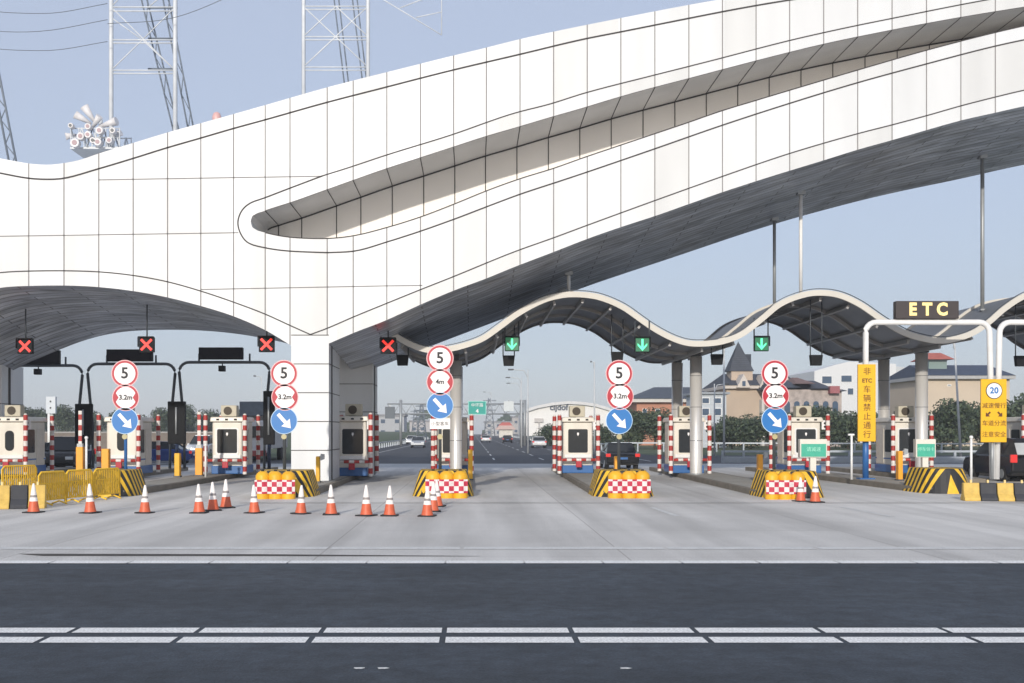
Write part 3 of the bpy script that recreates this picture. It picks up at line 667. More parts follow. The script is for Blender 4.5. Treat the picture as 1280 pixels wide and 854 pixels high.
# ------------------------------------------------------------------ round sign stacks
def sign_stack(px, rows, label, width_txt, plate=None, polecol='dgrey'):
    Y = 37.6; X = PX(px, Y); t = thing('lane_sign', label, 'road sign', (X, Y, .2), 0, 'stacks of round signs on the island noses')
    zt = PZ(rows[0], Y) - .2
    b = MB(); b.tube([(0,.1,0),(0,.1,zt+.35)], .055, 12); b.build('pole', M[polecol], t)
    r = .43; offs = (0, .03 if px != 550 else 0, 0)
    for i, (ry, dx) in enumerate(zip(rows, offs)):
        z = PZ(ry, Y) - .2
        b = MB(); b.prism(disc(dx, z, r, 0, 0), 0, .03)
        if i < 2:
            o = b.build('sign_disc', M['red'], t)
            b = MB(); b.prism(disc(dx, z, r*.83, 0, 0), -.006, -.001); b.build('face', M['signwhite'], o)
            if i == 0: text_mesh('5', .52, 'lettering', M['ink'], o, (dx, -.010, z), bold=.012)
            else:
                b = MB()
                for s in (-1,1):
                    q = [(dx+s*r*.90*math.cos(a), z+r*.90*math.sin(a)) for a in [R(-27+54*k/8) for k in range(9)]] + [(dx+s*r*.55, z)]
                    b.prism(q if s > 0 else q[::-1], -.012, -.007)
                b.build('width_wedges', M['red'], o)
                text_mesh(width_txt, .23, 'lettering', M['ink'], o, (dx, -.016, z-.0), bold=.006)
            b = MB(); n = 36
            for k in range(n):
                a0, a1 = 2*math.pi*k/n, 2*math.pi*(k+1)/n; r0, r1 = r*1.0, r*1.06
                b.quad((dx+r0*math.cos(a0),-.002,z+r0*math.sin(a0)),(dx+r1*math.cos(a0),.0,z+r1*math.sin(a0)),(dx+r1*math.cos(a1),.0,z+r1*math.sin(a1)),(dx+r0*math.cos(a1),-.002,z+r0*math.sin(a1)))
            b.build('rim', mat('pale_pink_rim', (.75,.45,.46), .5), o)
        else:
            o = b.build('sign_disc', M['signblue'], t)
            ca, sa = math.cos(R(-48)), math.sin(R(-48)); p = []
            for u, v in ((-.30,-.06),(.08,-.06),(.08,-.19),(.34,0),(.08,.19),(.08,.06),(-.30,.06)): p.append((dx+u*ca-v*sa, z+u*sa+v*ca))
            b = MB(); b.prism(p, -.008, -.001); b.build('arrow', M['signwhite'], o)
            b = MB(); n = 36
            for k in range(n):
                a0, a1 = 2*math.pi*k/n, 2*math.pi*(k+1)/n; r0, r1 = r*1.0, r*1.05
                b.quad((dx+r0*math.cos(a0),-.002,z+r0*math.sin(a0)),(dx+r1*math.cos(a0),.0,z+r1*math.sin(a0)),(dx+r1*math.cos(a1),.0,z+r1*math.sin(a1)),(dx+r0*math.cos(a1),-.002,z+r0*math.sin(a1)))
            b.build('rim', mat('pale_blue_rim', (.45,.62,.80), .5), o)
        b = MB(); b.box(dx-.12,dx+.12,.03,.09,z-.03,z+.03); b.build('clamp', M['galv'], t)
    if plate:
        z = PZ(plate, Y) - .2; b = MB(); b.box(-.34,.34,0,.03,z-.17,z+.17); o = b.build('plate', M['signwhite'], t)
        text_mesh('小型客车', .15, 'lettering', M['ink'], o, (0,-.004,z), bold=.003)
    b = MB(); b.prism(disc(0.0,0,.09,0,0,16), -.02, .02); b.build('beacon', mat('beacon_lens', (.45,.40,.22), .3), t, (0,0,PZ(546,Y)-.2))
    return t
sign_stack(156, (467,497,526), 'leftmost stack of three round signs, arrow sign lowest', '3.2m', polecol='blue')
sign_stack(355, (467,496.5,526), 'three round signs stacked just left of the white pillar', '3.2m')
sign_stack(550, (448,477.5,507), 'three round signs above a small white plate, beside a steel column', '4m', 530)
sign_stack(774, (467,495.5,526), 'three round signs stacked right of the white curved hall', '3.2m')
sign_stack(968.5, (467,495,525), 'rightmost stack of three round signs, near the castle spire', '3.2m')

# ------------------------------------------------------------------ yellow crash barrels at the noses
def crash(px, py, label, wd=1.22):
    Y = YG(py); X = PX(px, Y); t = thing('crash_cushion', label, 'barrier', (X, Y+.35, 0), 0, 'yellow checkered crash barrels')
    b = MB(); n = 3; r = wd/n/2+.02
    for i in range(n): 
        cx = (i-(n-1)/2)*wd/n; b.lathe([(r*.98,0),(r,.1),(r*.96,.55),(r*1.0,.72),(r*.8,.80),(r*.45,.86),(0,.87)], 18, cx=cx)
    b.build('barrel_body', M['ybar'], t)
    b = MB()  # checker sheet wrapped round the barrels
    xs = [(-wd/2-.02)+ (wd+.04)*k/24 for k in range(25)]
    pr = []
    for x in xs:
        best = 0
        for i in range(n):
            cx = (i-(n-1)/2)*wd/n; d = abs(x-cx)
            if d < r+.03: best = max(best, math.sqrt(max(0,(r+.02)**2-d*d)))
        pr.append((x, -max(best, r*.7)))
    for (xa,ya),(xb,yb) in zip(pr[:-1],pr[1:]):
        b.quad((xa,ya,.17),(xb,yb,.17),(xb,yb,.60),(xa,ya,.60)); b.quad((xa,ya+.012,.17),(xb,yb+.012,.17),(xb,yb+.012,.60),(xa,ya+.012,.60))
    b.build('checker_band', M['check'], t)
    for i in range(n):
        f = MB(); cx = (i-(n-1)/2)*wd/n; f.lathe([(.05,.86),(.05,.91),(.0,.92)], 10, cx=cx); f.build('filler_cap', M['rubber'], t)
    return t
crash(342, 624.5, 'yellow barrels with checker band left of the white pillar')
crash(558, 623.5, 'yellow barrels with checker band beneath the four sign stack', 1.3)
crash(788, 623.5, 'yellow barrels with checker band before the white hall booth', 1.3)
crash(985, 625, 'yellow barrels with checker band behind two pink cones', 1.2)

# ------------------------------------------------------------------ cones
def cone0():
    t = thing('traffic_cone', 'traffic cone', 'traffic cone', (0,0,0), 0, 'orange and white traffic cones')
    b = MB(); b.box(-.21,.21,-.21,.21,0,.035); b.build('foot', M['rubber'], t, bevel=.012)
    b = MB(); prof = [(.155,.035),(.135,.12),(.105,.30),(.088,.40),(.086,.41),(.080,.45),(.078,.46),(.045,.66),(.030,.74),(.022,.76),(.0,.765)]
    b.lathe(prof, 20, mis=[0,0,1,2,2,2,1,1,1,1,1]); b.build('body', [M['cone'], M['conew'], mat('cone_grey', (.30,.27,.26), .6)], t)
    return t
c0 = cone0()
CON = [(42,641,'traffic cone farthest left, in front of striped concrete barrier'),(113,641.5,'traffic cone before the yellow mesh fence, second from left'),(181,641.5,'traffic cone below the leftmost striped nose'),(249,641.5,'front cone of the clustered three cones'),(266.5,638.5,'middle cone of the clustered three cones'),(282.5,635,'rearmost cone of the clustered three cones'),(318,641.5,'traffic cone before the barrels left of the pillar'),(376,642.5,'traffic cone left of the white pillar, by the striped nose corner'),(414,643.5,'traffic cone right in front of the pillar base'),(458,645,'left cone of the two between pillar and four sign stack'),(487,645,'right cone of the two between pillar and four sign stack'),(534,645.5,'nearest cone below the four sign stack'),(541,639.5,'middle cone of the line at the four sign stack'),(547,633.5,'farthest cone of the line at the four sign stack'),(1001,627,'left pink cone before the rightmost checkered barrels'),(1019,628,'right pink cone before the rightmost checkered barrels')]
for i, (px, py, la) in enumerate(CON):
    Y = YG(py); loc = (PX(px, Y), Y, 0); rz = random.uniform(-.5,.5)
    if i == 0: c0.location = loc; c0['label'] = la; c0.rotation_euler = (0,0,rz)
    else: q_ = dup(c0, la, loc, rz); q_.rotation_euler = (random.uniform(-.03,.03), random.uniform(-.04,.04), rz); k_ = random.uniform(.95,1.04); q_.scale = (k_,k_,k_)

# ------------------------------------------------------------------ barrier machines with booms, small posts
def barrier(px, py, Y, label, boom=False, col='orange', h=1.0, w_=.3, arm=False):
    t = thing('barrier_machine', label, 'barrier gate', (PX(px,Y),Y,.206), 0, 'orange and yellow barrier cabinets')
    b = MB(); b.box(-w_/2,w_/2,0,.3,0,h); b.build('cabinet', M[col], t, bevel=.025)
    b = MB(); b.box(-w_/2-.03,w_/2+.03,-.03,.33,0,.05); b.build('plinth', M['dgrey'], t)
    if boom:
        b = MB(); b.box(-.07,.07,.10,.16,h,h+1.55); b.build('boom_arm', M['rw'], t)
        b = MB(); b.box(-.12,.12,.05,.22,h-.04,h+.14); b.build('boom_hub', M['galv'], t)
    if arm:
        b = MB(); b.tube([(0,.1,h-.05),(.16,-.02,h+.02)], .03); b.prism([(.1,h-.16),(.26,h-.1),(.26,h+.08),(.12,h+.1)], -.06, .04); b.build('reader_head', M['galv'], t)
    return t
barrier(99, 0, 48, 'orange cabinet with raised striped boom, beside black vertical sign', True, h=1.25)
barrier(131, 0, 46, 'orange cabinet left of the leftmost oval window booth', False, h=1.2)
barrier(248, 0, 48, 'orange cabinet with raised striped boom at the wide window booth', True, h=1.2)
barrier(221, 0, 47, 'slim yellow post below the middle black vertical sign', False, 'ybar', 1.0, .22)
barrier(397, 0, 41.8, 'slim yellow reader post in front of the white pillar', False, 'ybar', .98, .14, True)
barrier(588, 0, 44, 'yellow cabinet at right foot of the left steel column', False, 'ybar', 1.2, .18)
barrier(771, 0, 41, 'slim orange cabinet behind the barrels before the white hall', False, 'orange', 1.0, .14)
barrier(951, 0, 42, 'orange cabinet left of the rightmost round signs', False, 'orange', 1.05, .18, True)
barrier(1126, 0, 43.5, 'leaning orange cabinet right of the tall blue post', False, 'orange', 1.15, .18, True)

def bollard(px, Y, h, label, cap=True):
    t = thing('white_post', label, 'post', (PX(px,Y),Y,.206), 0, 'thin white posts')
    b = MB(); b.tube([(0,0,0),(0,0,h)], .045, 10); b.build('shaft', M['white'], t)
    b = MB(); b.lathe([(.06,h),(.075,h+.05),(.05,h+.1),(0,h+.11)], 12) if not cap else b.box(-.14,.1,-.05,.05,h,h+.07); b.build('head', M['white'], t, bevel=.01)
bollard(1064.5, 44.5, 1.75, 'white post with T head left of the blue post')
bollard(1214, 42, 1.65, 'white post left of the black van', False)
bollard(108, 44, 1.62, 'white post in front of the left black vertical sign', False)
bollard(257, 47, 1.3, 'short white post beside the wide window booth', False)

# ------------------------------------------------------------------ dark U gantries on the left with message boards
def lane_gantry(pl, pr, ybar, label, board, cam_px, Y=58):
    t = thing('lane_gantry', label, 'gantry', (PX(pl,Y),Y,.2), 0, 'dark grey lane gantries')
    wd = PX(pr,Y)-PX(pl,Y); z = PZ(ybar,Y)-.2; r = .5
    L = lambda x: x
    pts = [(.28,0,0),(.26,0,2.2),(0,0,z-r)] + [(r-r*math.cos(a),0,z-r+r*math.sin(a)) for a in [R(18*k) for k in range(1,6)]] + [(wd-r+r*math.sin(a),0,z-r+r*math.cos(a)) for a in [R(18*k) for k in range(0,5)]] + [(wd,0,z-r),(wd-.26,0,2.2),(wd-.28,0,0)]
    b = MB(); b.tube(pts, .078, 12); b.build('frame', M['dgrey'], t)
    b = MB()
    for q in (.22,.78): b.tube([(wd*q,0,z),(wd*q,0,z+.45)], .05)
    b.build('stub', M['dgrey'], t)
    bx0, bx1, by0, by1 = board; b = MB(); X0 = PX(bx0,Y)-PX(pl,Y); X1 = PX(bx1,Y)-PX(pl,Y); b.box(X0,X1,-.15,.15,PZ(by1,Y)-.2,PZ(by0,Y)-.2); o = b.build('message_board', M['black'], t, bevel=.02)
    b = MB(); b.box(X0+.08,X1-.08,-.165,-.152,PZ(by1,Y)-.12,PZ(by0,Y)-.28); b.build('led_panel', mat('led_off', (.016,.015,.02), .6, spec=.1), o)
    if cam_px:
        X = PX(cam_px,Y)-PX(pl,Y); b = MB(); b.tube([(X,0,z),(X,0,z-.2)], .03); b.box(X-.16,X+.16,-.25,.1,z-.48,z-.18); b.build('lane_camera', M['black'], t, bevel=.02)
lane_gantry(8, 103, 457, 'leftmost dark gantry frame partly under the white arch', (28,75,438,455), 48)
lane_gantry(109.5, 219, 455, 'middle dark gantry frame between two black vertical signs', (134,191,437,452), None)
lane_gantry(224, 337, 453, 'dark gantry frame left of the white pillar', (249,304,434.5,449.5), 278)
for px0, px1, y0, y1, Y, la in ((95.5,117,505,556,57.5,'left black vertical message board on gantry post'),(211,233,502,555,57.5,'middle black vertical message board on gantry post'),(330,344,489,556,57.5,'black vertical message board behind the signs left of pillar')):
    t = thing('vertical_board', la, 'message board', (PX((px0+px1)/2,Y),Y,.2), 0, 'black vertical lane boards'); h = (PX(px1,Y)-PX(px0,Y))/2
    b = MB(); b.box(-h,h,-.25,-.02,PZ(y1,Y)-.2,PZ(y0,Y)-.2); b.build('board', M['black'], t, bevel=.03)
    b = MB(); b.tube([(0,-.3,PZ(y1,Y)+.3),(0,-.3,PZ(y0,Y)-.5)], .05); b.build('mounting_rail', M['galv'], t)
    b = MB(); b.tube([(0,-.12,0),(0,-.12,PZ(y1,Y)-.15)], .09); b.build('post', mat('navy_post', (.02,.035,.08), .45), t)

# ------------------------------------------------------------------ white ETC gantry, yellow signs, blue post
Y = 45.0
t = thing('etc_gantry', 'white tube gantry bearing the black ETC board', 'gantry', (PX(1082,Y),Y,.2))
z = PZ(403,Y)-.2; wd = PX(1237,Y)-PX(1082,Y); r = .42
pts = [(0,0,2.0),(0,0,z-r)] + [(r-r*math.cos(a),0,z-r+r*math.sin(a)) for a in [R(18*k) for k in range(1,6)]] + [(wd-r+r*math.sin(a),0,z-r+r*math.cos(a)) for a in [R(18*k) for k in range(0,5)]] + [(wd,0,z-r),(wd+.12,0,0)]
b = MB(); b.tube(pts, .115, 14); b.build('frame', M['white'], t)
wd2 = wd+.55
pts = [(wd+.28,0,0),(wd+.40,0,z-r)] + [(wd+.40+r-r*math.cos(a),0,z-r+r*math.sin(a)) for a in [R(18*k) for k in range(1,6)]] + [(wd+4.6,0,z),(wd+5,0,z-.4),(wd+5,0,0)]
b = MB(); b.tube(pts, .115, 14); b.build('frame', M['white'], t)
b = MB(); b.tube([(0,0,0),(0,0,2.05)], .12, 14); b.box(-.3,.3,-.25,.25,0,.05); b.build('blue_post', M['blue'], t)
b = MB(); X0 = PX(1118,Y)-PX(1082,Y); X1 = PX(1196,Y)-PX(1082,Y); zb = PZ(399,Y)-.2; zt = PZ(377,Y)-.2
b.box(X0,X1,-.2,.15,zb,zt); o = b.build('etc_board', mat('board_brown', (.045,.035,.035), .5), t, bevel=.02)
for ch, pxc in (('E',1138.5),('T',1156.5),('C',1175)):
    text_mesh(ch, .68, 'lettering', M['ledyellow'], o, (PX(pxc,Y)-PX(1082,Y), -.21, (zb+zt)/2), bold=.03, sx=.9)
t = thing('yellow_banner_sign', 'tall narrow yellow sign with vertical characters on blue post', 'sign', (PX(1080.5,Y),Y-.3,.2))
b = MB(); h = 11/F*Y; zb = PZ(552,Y)-.2; zt = PZ(456,Y)-.2
b.box(-h,h,0,.12,zb,zt); o = b.build('board', M['yellow'], t, bevel=.02)
brown = mat('sign_brown_ink', (.11,.035,.01), .6)
for i, ch in enumerate(['非','ETC','车','辆','禁','止','通','行']):
    zz = zt - .30 - i*(zt-zb-.5)/7.2
    text_mesh(ch, .32 if ch != 'ETC' else .22, 'lettering', brown, o, (0,-.006,zz), bold=.006)
Y2 = 44.6
t = thing('speed_sign', 'yellow sign with round 20 limit and arrows below white gantry legs', 'sign', (PX(1242.5,Y2),Y2,.2))
zb = PZ(553,Y2)-.2; zt = PZ(474,Y2)-.2; h = 16/F*Y2
b = MB(); b.box(-h,h,0,.1,zb,zt); o = b.build('board', M['yellow'], t, bevel=.02)
zc = PZ(488.5,Y2)-.2
b = MB(); b.prism(disc(0,zc,.33,0,0), -.012, -.001); o2 = b.build('sign_disc', M['ink'], t)
b = MB(); b.prism(disc(0,zc,.30,0,0), -.018, -.013); b.build('face', M['signwhite'], o2); text_mesh('20', .34, 'lettering', M['signblue'], o2, (0,-.022,zc), bold=.01)
for txt, py, sz in (('减速慢行',507.5,.24),('车道分流',529.5,.24),('注意安全',543.5,.24)):
    text_mesh(txt, sz, 'lettering', brown, o, (0,-.006,PZ(py,Y2)-.2), bold=.006)
b = MB()
for s in (-1,1):
    cx = s*.24; zc2 = PZ(518,Y2)-.2; ca, sa = math.cos(R(-45 if s>0 else -135)), math.sin(R(-45 if s>0 else -135)); p = []
    for u, v in ((-.13,-.035),(.0,-.035),(.0,-.12),(.13,0),(.0,.12),(.0,.035),(-.13,.035)): p.append((cx+u*ca-v*sa, zc2+u*sa+v*ca))
    b.prism(p, -.008, -.001)
b.build('arrow', brown, o)
b = MB(); b.tube([(0,.16,0),(0,.16,zb+.3)], .06); b.build('post', M['galv'], t)
# green lane screens
for px0, px1, Y, X, la in ((1000,1034,46,None,'green display screen low in front of the rightmost sign stack booth'),(1145,1170,46,None,'green display screen at the foot of the right steel column')):
    t = thing('fee_display', la, 'display', (PX((px0+px1)/2,Y),Y,.2), 0, 'green fee display screens'); h = (px1-px0)/2/F*Y
    b = MB(); b.box(-h,h,0,.3,PZ(572,Y)-.2,PZ(549,Y)-.2); o = b.build('cabinet', M['cream'], t, bevel=.02)
    b = MB(); b.box(-h+.05,h-.05,-.012,-.001,PZ(571,Y)-.2,PZ(555,Y)-.2); b.build('screen', M['palegreen'], o)
    text_mesh('请减速' if px0 == 1000 else '停车领卡', .20 if px0==1000 else .17, 'lettering', mat('screen_text', (.35,.75,.6), .5), o, (0,-.016,PZ(562,Y)-.2))
    b = MB(); b.box(-.12,.12,.05,.25,0,PZ(572,Y)-.2); b.build('pedestal', M['cream'], t)

# ------------------------------------------------------------------ left foreground barriers
def mesh_fence(xa, ya, xb, yb, label):
    a = Vector((PX(xa,YG(ya)), YG(ya), 0)); c = Vector((PX(xb,YG(yb)), YG(yb), 0)); d = c-a; L = d.length; rz = math.atan2(d.y, d.x)
    t = thing('mesh_barrier', label, 'barrier', a, rz, 'yellow crowd barriers'); H = .95
    b = MB(); b.tube([(0.02,0,.06),(0.02,0,H-.1),(.12,0,H),(L-.12,0,H),(L-.02,0,H-.1),(L-.02,0,.06)], .03, 8); b.tube([(.02,0,.16),(L-.02,0,.16)], .025, 8); b.tube([(.02,0,H-.32),(L-.02,0,H-.32)], .018, 8); b.build('frame', M['yfence'], t)
    b = MB(); n = int(L/.085)
    for i in range(1,n): x = L*i/n; b.tube([(x,0,.16),(x,0,H-.02)], .024, 5, cap=False)
    m_ = int(L/.28)
    for i in range(m_): 
        x = L*i/m_; b.tube([(x,0,.16),(x+.28,0,H-.32)], .022, 5, cap=False); b.tube([(x+.28,0,.16),(x,0,H-.32)], .022, 5, cap=False)
    b.build('mesh_infill', M['yfence'], t)
    for x in (.3, L-.3):
        b = MB(); b.tube([(x,-.25,.02),(x,0,.1),(x,.25,.02)], .025, 6); b.build('foot', M['yfence'], t)
mesh_fence(48, 633, 82, 629.5, 'yellow mesh barrier nearest the left concrete blocks')
mesh_fence(82, 629, 116, 626, 'yellow mesh barrier, middle panel of the three')
mesh_fence(117, 625.5, 150, 622.5, 'yellow mesh barrier touching the leftmost striped nose')
mesh_fence(2, 619, 46, 616, 'dull yellow rail barrier behind the left concrete blocks')
def jersey(x, Y, label, col, rz=0, n=1.15, grp='painted concrete barrier blocks', hs=1.0):
    t = thing('concrete_barrier', label, 'barrier', (x,Y,0), rz, grp)
    b = MB(); k = [(-.28,0),(-.28,.12),(-.14,.32),(-.10,.78),(.10,.78),(.14,.32),(.28,.12),(.28,0)]
    b.prismx([(p[0], p[1]*hs) for p in k], 0, n-.02); b.build('block', col, t, bevel=.02)
    b = MB(); b.lathe([(.035,.775*hs),(.035,.775*hs+.09),(0,.775*hs+.10)], 8, cx=n/2); b.build('reflector', mat('amber_cap', (.8,.6,.25), .4), t)
blk = mat('black_block', (.04,.042,.05), .7, var=.2); ylb = mat('faded_yellow_block', (.62,.42,.10), .7, var=.2, scale=5)
x0 = PX(1205,34.2)
for i, la in enumerate(('yellow concrete block next to the arrow nose','black concrete block, first beside the arrow nose','yellow concrete block below the white post','black concrete block below the van tail light','yellow concrete block at the right edge','black concrete block beyond the right edge','yellow concrete block farthest right')):
    jersey(x0+i*.475, 34.3-i*.09, la, ylb if i%2==0 else blk, R(-10), .48, hs=.70)
x0 = PX(-70,30.5)
for i, la in enumerate(('black concrete block beyond the left edge','yellow concrete block beyond the left edge','black concrete block farthest left','yellow concrete block at the left edge','black concrete block left of the leftmost cone','pale yellow concrete block behind the leftmost cone')):
    jersey(x0+i*.44, 30.2+i*.12, la, ylb if i%2 else blk, R(15), .45, hs=.82)

# ------------------------------------------------------------------ vehicles
def paintm(n, c): return mat('car_paint_'+n, c, .22, metal=.3, var=.02, spec=.7)
PNT = dict(black=paintm('black',(.012,.013,.016)), white=paintm('white',(.75,.76,.77)), silver=paintm('silver',(.42,.44,.46)), blue=paintm('blue',(.03,.07,.25)), grey=paintm('grey',(.10,.11,.12)), red=paintm('red',(.35,.03,.03)))
def car(loc, rz, col, label, cat='car', kind='sedan', name='parked_car', group='cars on the road'):
    """car pointing along +Y"""
    t = thing(name, label, cat, loc, rz, group)
    if kind == 'sedan': L, Wd = 4.6, 1.8; prof = [(0,.38),(0,.78),(.12,.92),(1.0,1.0),(1.45,1.02),(3.3,1.0),(4.35,.82),(4.58,.62),(4.6,.35)]; cab = [(.72,.98),(1.30,1.42),(2.55,1.45),(3.45,.99)]
    else: L, Wd = 4.7, 1.9; prof = [(0,.42),(0,.95),(.06,1.08),(1.0,1.12),(3.45,1.1),(4.45,.98),(4.66,.75),(4.7,.4)]; cab = [(.04,1.08),(.28,1.70),(.9,1.80),(2.7,1.78),(3.65,1.09)]
    h = Wd/2
    b = MB(); full = prof + [(L-.35,.26),(.3,.26)]
    b.prismx([(p[0]-L/2,p[1]) for p in full], -h, h); b.build('body', PNT[col], t, bevel=.07, seg=3)
    b = MB(); k = len(b.v); n = len(cab); 
    for sx in (-1,1):
        for y, z in cab: b.v.append((sx*(h-.08-(z-cab[0][1])*.28), y-L/2, z))
    b.face(range(n)); b.face([n+i for i in range(n)][::-1])
    for i in range(n): b.face((i,(i+1)%n,n+(i+1)%n,n+i))
    b.build('cabin_glass', M['glass'], t, bevel=.05)
    top = [c for c in cab if c[1] > cab[1][1]-.02]; zt = max(c[1] for c in cab); y0 = cab[1][0]-.02; y1 = cab[-2][0]+.05
    b = MB(); hh = h-.08-(zt-cab[0][1])*.28+.02; b.box(-hh,hh,y0-L/2,y1-L/2,cab[1][1]-.05,zt+.03,0,.05,.05); b.build('roof', PNT[col], t, bevel=.03)
    b = MB()
    for sx in (-1,1):
        for yy in (cab[1][0]+.75,):
            b.box(sx*(h-.09)-.025, sx*(h-.09)+.025, yy-L/2-.05, yy-L/2+.05, cab[0][1], zt-.02)
    b.build('door_pillar', PNT[col], t)
    for sx in (-1,1):
        for yy in (.85, L-.95):
            b = MB(); b.tube([(sx*(h-.2),yy-L/2,.33),(sx*(h+.02),yy-L/2,.33)], .33, 20); o = b.build('wheel', M['rubber'], t)
            b = MB(); b.tube([(sx*(h+.0),yy-L/2,.33),(sx*(h+.03),yy-L/2,.33)], .2, 16); b.build('rim', M['galv'], o)
        b = MB(); b.box(sx*h*.93-.16 if sx>0 else -h*.93-.10, sx*h*.93+.10 if sx>0 else -h*.93+.16, -L/2-.03, -L/2+.10, .72 if kind=='sedan' else .82, .90 if kind=='sedan' else 1.15); b.build('tail_light', mat('tail_light', (.5,.02,.02), .3, emit=(1,.05,.04), es=.25), t, bevel=.02)
        b = MB(); b.box(sx*h*.75-.2, sx*h*.75+.2, L/2-.12, L/2+.01, .62, .78); b.build('headlight', mat('headlight', (.75,.78,.8), .15), t, bevel=.02)
        b = MB(); b.box(sx*(h+.02)-.05 if sx>0 else -h-.17, h+.17 if sx>0 else -h+.03, L*.22-.06, L*.22+.06, .98, 1.12); b.build('mirror', PNT[col], t, bevel=.02)
    b = MB(); b.box(-.26,.26,-L/2-.02,-L/2-.003,.58,.70); b.build('number_plate', M['signwhite'] if col != 'black' else M['blue'], t)
    return t
van = car((PX(1264,46.6)+.95, 48.9, 0), 0, 'black', 'black people carrier with red tail light at the right edge', 'van', 'suv', 'black_van', None)
b = MB(); b.prismx([(-2.37,1.14),(-2.12,1.62),(-2.15,1.64),(-2.40,1.16)], -.74, .74); b.build('rear_window', mat('painted_reflection_glass', (.42,.44,.45), .12), van)  # pale reflection on the rear window is put into its base colour
def YY(py): return YG(py)
car((PX(527,160),150,0), R(180), 'silver', 'silver car driving toward the plaza, nearest on the left carriageway')
car((PX(515,190),190,0), R(180), 'white', 'white car farther away left of the silver car')
car((PX(633,215),210,0), 0, 'black', 'black car far off in the centre of the road')
car((PX(672,150),148,0), 0, 'white', 'white car driving away before the white hall')
car((PX(608,215),225,0), 0, 'white', 'white car far off just right of the steel column')
car((PX(650,330),300,0), 0, 'grey', 'grey car very far away up the road')
car((PX(605,350),340,0), R(180), 'red', 'small red car farthest up the road')
car((PX(772,64),64,0), 0, 'black', 'black car stopped in the lane behind the slim orange cabinet')
car((PX(60,66),66,0), R(75), 'blue', 'blue car crossing behind the far left booths')
car((PX(84,62),62,0), R(185), 'black', 'black car waiting behind the yellow mesh barriers', kind='suv')
car((PX(198,72),72,0), R(90), 'blue', 'dark blue car turned sideways behind the leftmost signs')
car((PX(276,78),84,0), R(180), 'silver', 'silver car beyond the wide window booth')
car((PX(232,90),96,0), R(180), 'white', 'white car behind the middle black vertical board', kind='suv')
# grey box truck
Y = 80
t = thing('box_truck', 'tall grey box truck behind the wide window booth', 'truck', (PX(320,Y),Y,0))
b = MB(); b.box(-1.1,1.1,0,7,.9,3.6); b.build('cargo_body', mat('truck_silver', (.42,.42,.42), .4, var=.1), t, bevel=.04)
b = MB(); b.box(-1.0,.95,-.9,.2,3.25,4.25); b.build('roof_unit', mat('truck_box', (.12,.145,.17), .5, var=.15), t, bevel=.03)
b = MB(); b.box(-1.05,1.05,-1.7,-.1,.6,2.9,0,.08,.1); b.build('cab', mat('truck_white', (.6,.6,.6), .35), t, bevel=.1, seg=3)
b = MB(); b.box(-.92,.92,-1.72,-1.5,1.7,2.5,0,.04,.04); b.build('windscreen', M['glass'], t)
b = MB(); b.box(-1.05,1.05,-1.8,-1.65,.4,.8); b.build('bumper', mat('truck_bumper', (.35,.06,.05), .5), t, bevel=.03)
for sx in (-1,1):
    for yy in (-.9, 4.4, 5.5):
        b = MB(); b.tube([(sx*.8,yy,.5),(sx*1.1,yy,.5)], .5, 20); b.build('wheel', M['rubber'], t)

# ------------------------------------------------------------------ guard rails
def guardrail(pts, label, h=.8, post=4.0, conc_=False, open_=False):
    t = thing('guard_rail', label, 'guard rail', (*pts[0], 0), 0, 'roadside rails'); P = [Vector((p[0]-pts[0][0], p[1]-pts[0][1], 0)) for p in pts]
    gm = mat('rail_metal', (.42,.46,.50), .45, metal=.2)
    b = MB()
    for a, c in zip(P[:-1], P[1:]):
        d = (c-a).normalized(); n = Vector((-d.y,d.x,0))*.04
        for z0, z1 in (((h-.14),h),) if not open_ else ((h-.14,h),(.28,.42)):
            k = len(b.v); b.v += [tuple(q+Vector((0,0,z))) for z in (z0,z1) for q in (a-n,c-n,c+n,a+n)]
            for q in ((0,1,2,3),(4,5,6,7),(0,1,5,4),(1,2,6,5),(2,3,7,6),(3,0,4,7)): b.face([k+i for i in q])
        if conc_:
            k = len(b.v); b.v += [tuple(q+Vector((0,0,z))) for z in (0,.35) for q in (a-n*3,c-n*3,c+n*3,a+n*3)]
            for q in ((4,5,6,7),(0,1,5,4),(1,2,6,5),(2,3,7,6),(3,0,4,7)): b.face([k+i for i in q])
    b.build('rail', gm, t)
    cnt = 0
    for a, c in zip(P[:-1], P[1:]):
        n = max(1, int((c-a).length/post))
        for i in range(n+1):
            if cnt >= 95: break
            q = a+(c-a)*i/n; o = MB(); o.box(-.07,.07,-.07,.07,0,h); o.build('post', gm, t, tuple(q)); cnt += 1
guardrail([(17,76),(60,76)], 'near pale rail right of the middle steel columns', .85, 1.4, True, True)
guardrail([(15,120),(60,108),(110,96)], 'far long rail in front of the right hand trees', 1.0, 2.6)
guardrail([(-60,95),(-20,112)], 'pale rail across the left road behind the booths', .9, 2.6)
guardrail([(-11.5,82),(-12.5,320)], 'long rail along the left verge of the expressway', .8, 4)
guardrail([(-1.6,110),(-1.4,420)], 'central rail dividing the expressway', .8, 5)
guardrail([(15,120),(15.5,420)], 'long rail along the right side of the expressway', .8, 5)
# verge and embankment on the left, jersey ends by the pillar island
b = MB(); b.v = [(-60,84,.0),(-13,84,.0),(-13.5,420,.0),(-90,420,0),(-60,84,.6),(-14.5,90,.25),(-15.5,420,2.0),(-90,420,3)]
for q in ((4,5,6,7),(0,1,5,4),(1,2,6,5),(2,3,7,6),(3,0,4,7)): b.face(q)
struct(b.build('verge_embankment', grassm))
b = MB(); b.quad((-13.0,82,.008),(-12.2,82,.008),(-12.8,420,.008),(-13.6,420,.008)); struct(b.build('kerb_strip', conc2))
sheet('right_verge', 16, 300, 100, 700, .004, grassm)

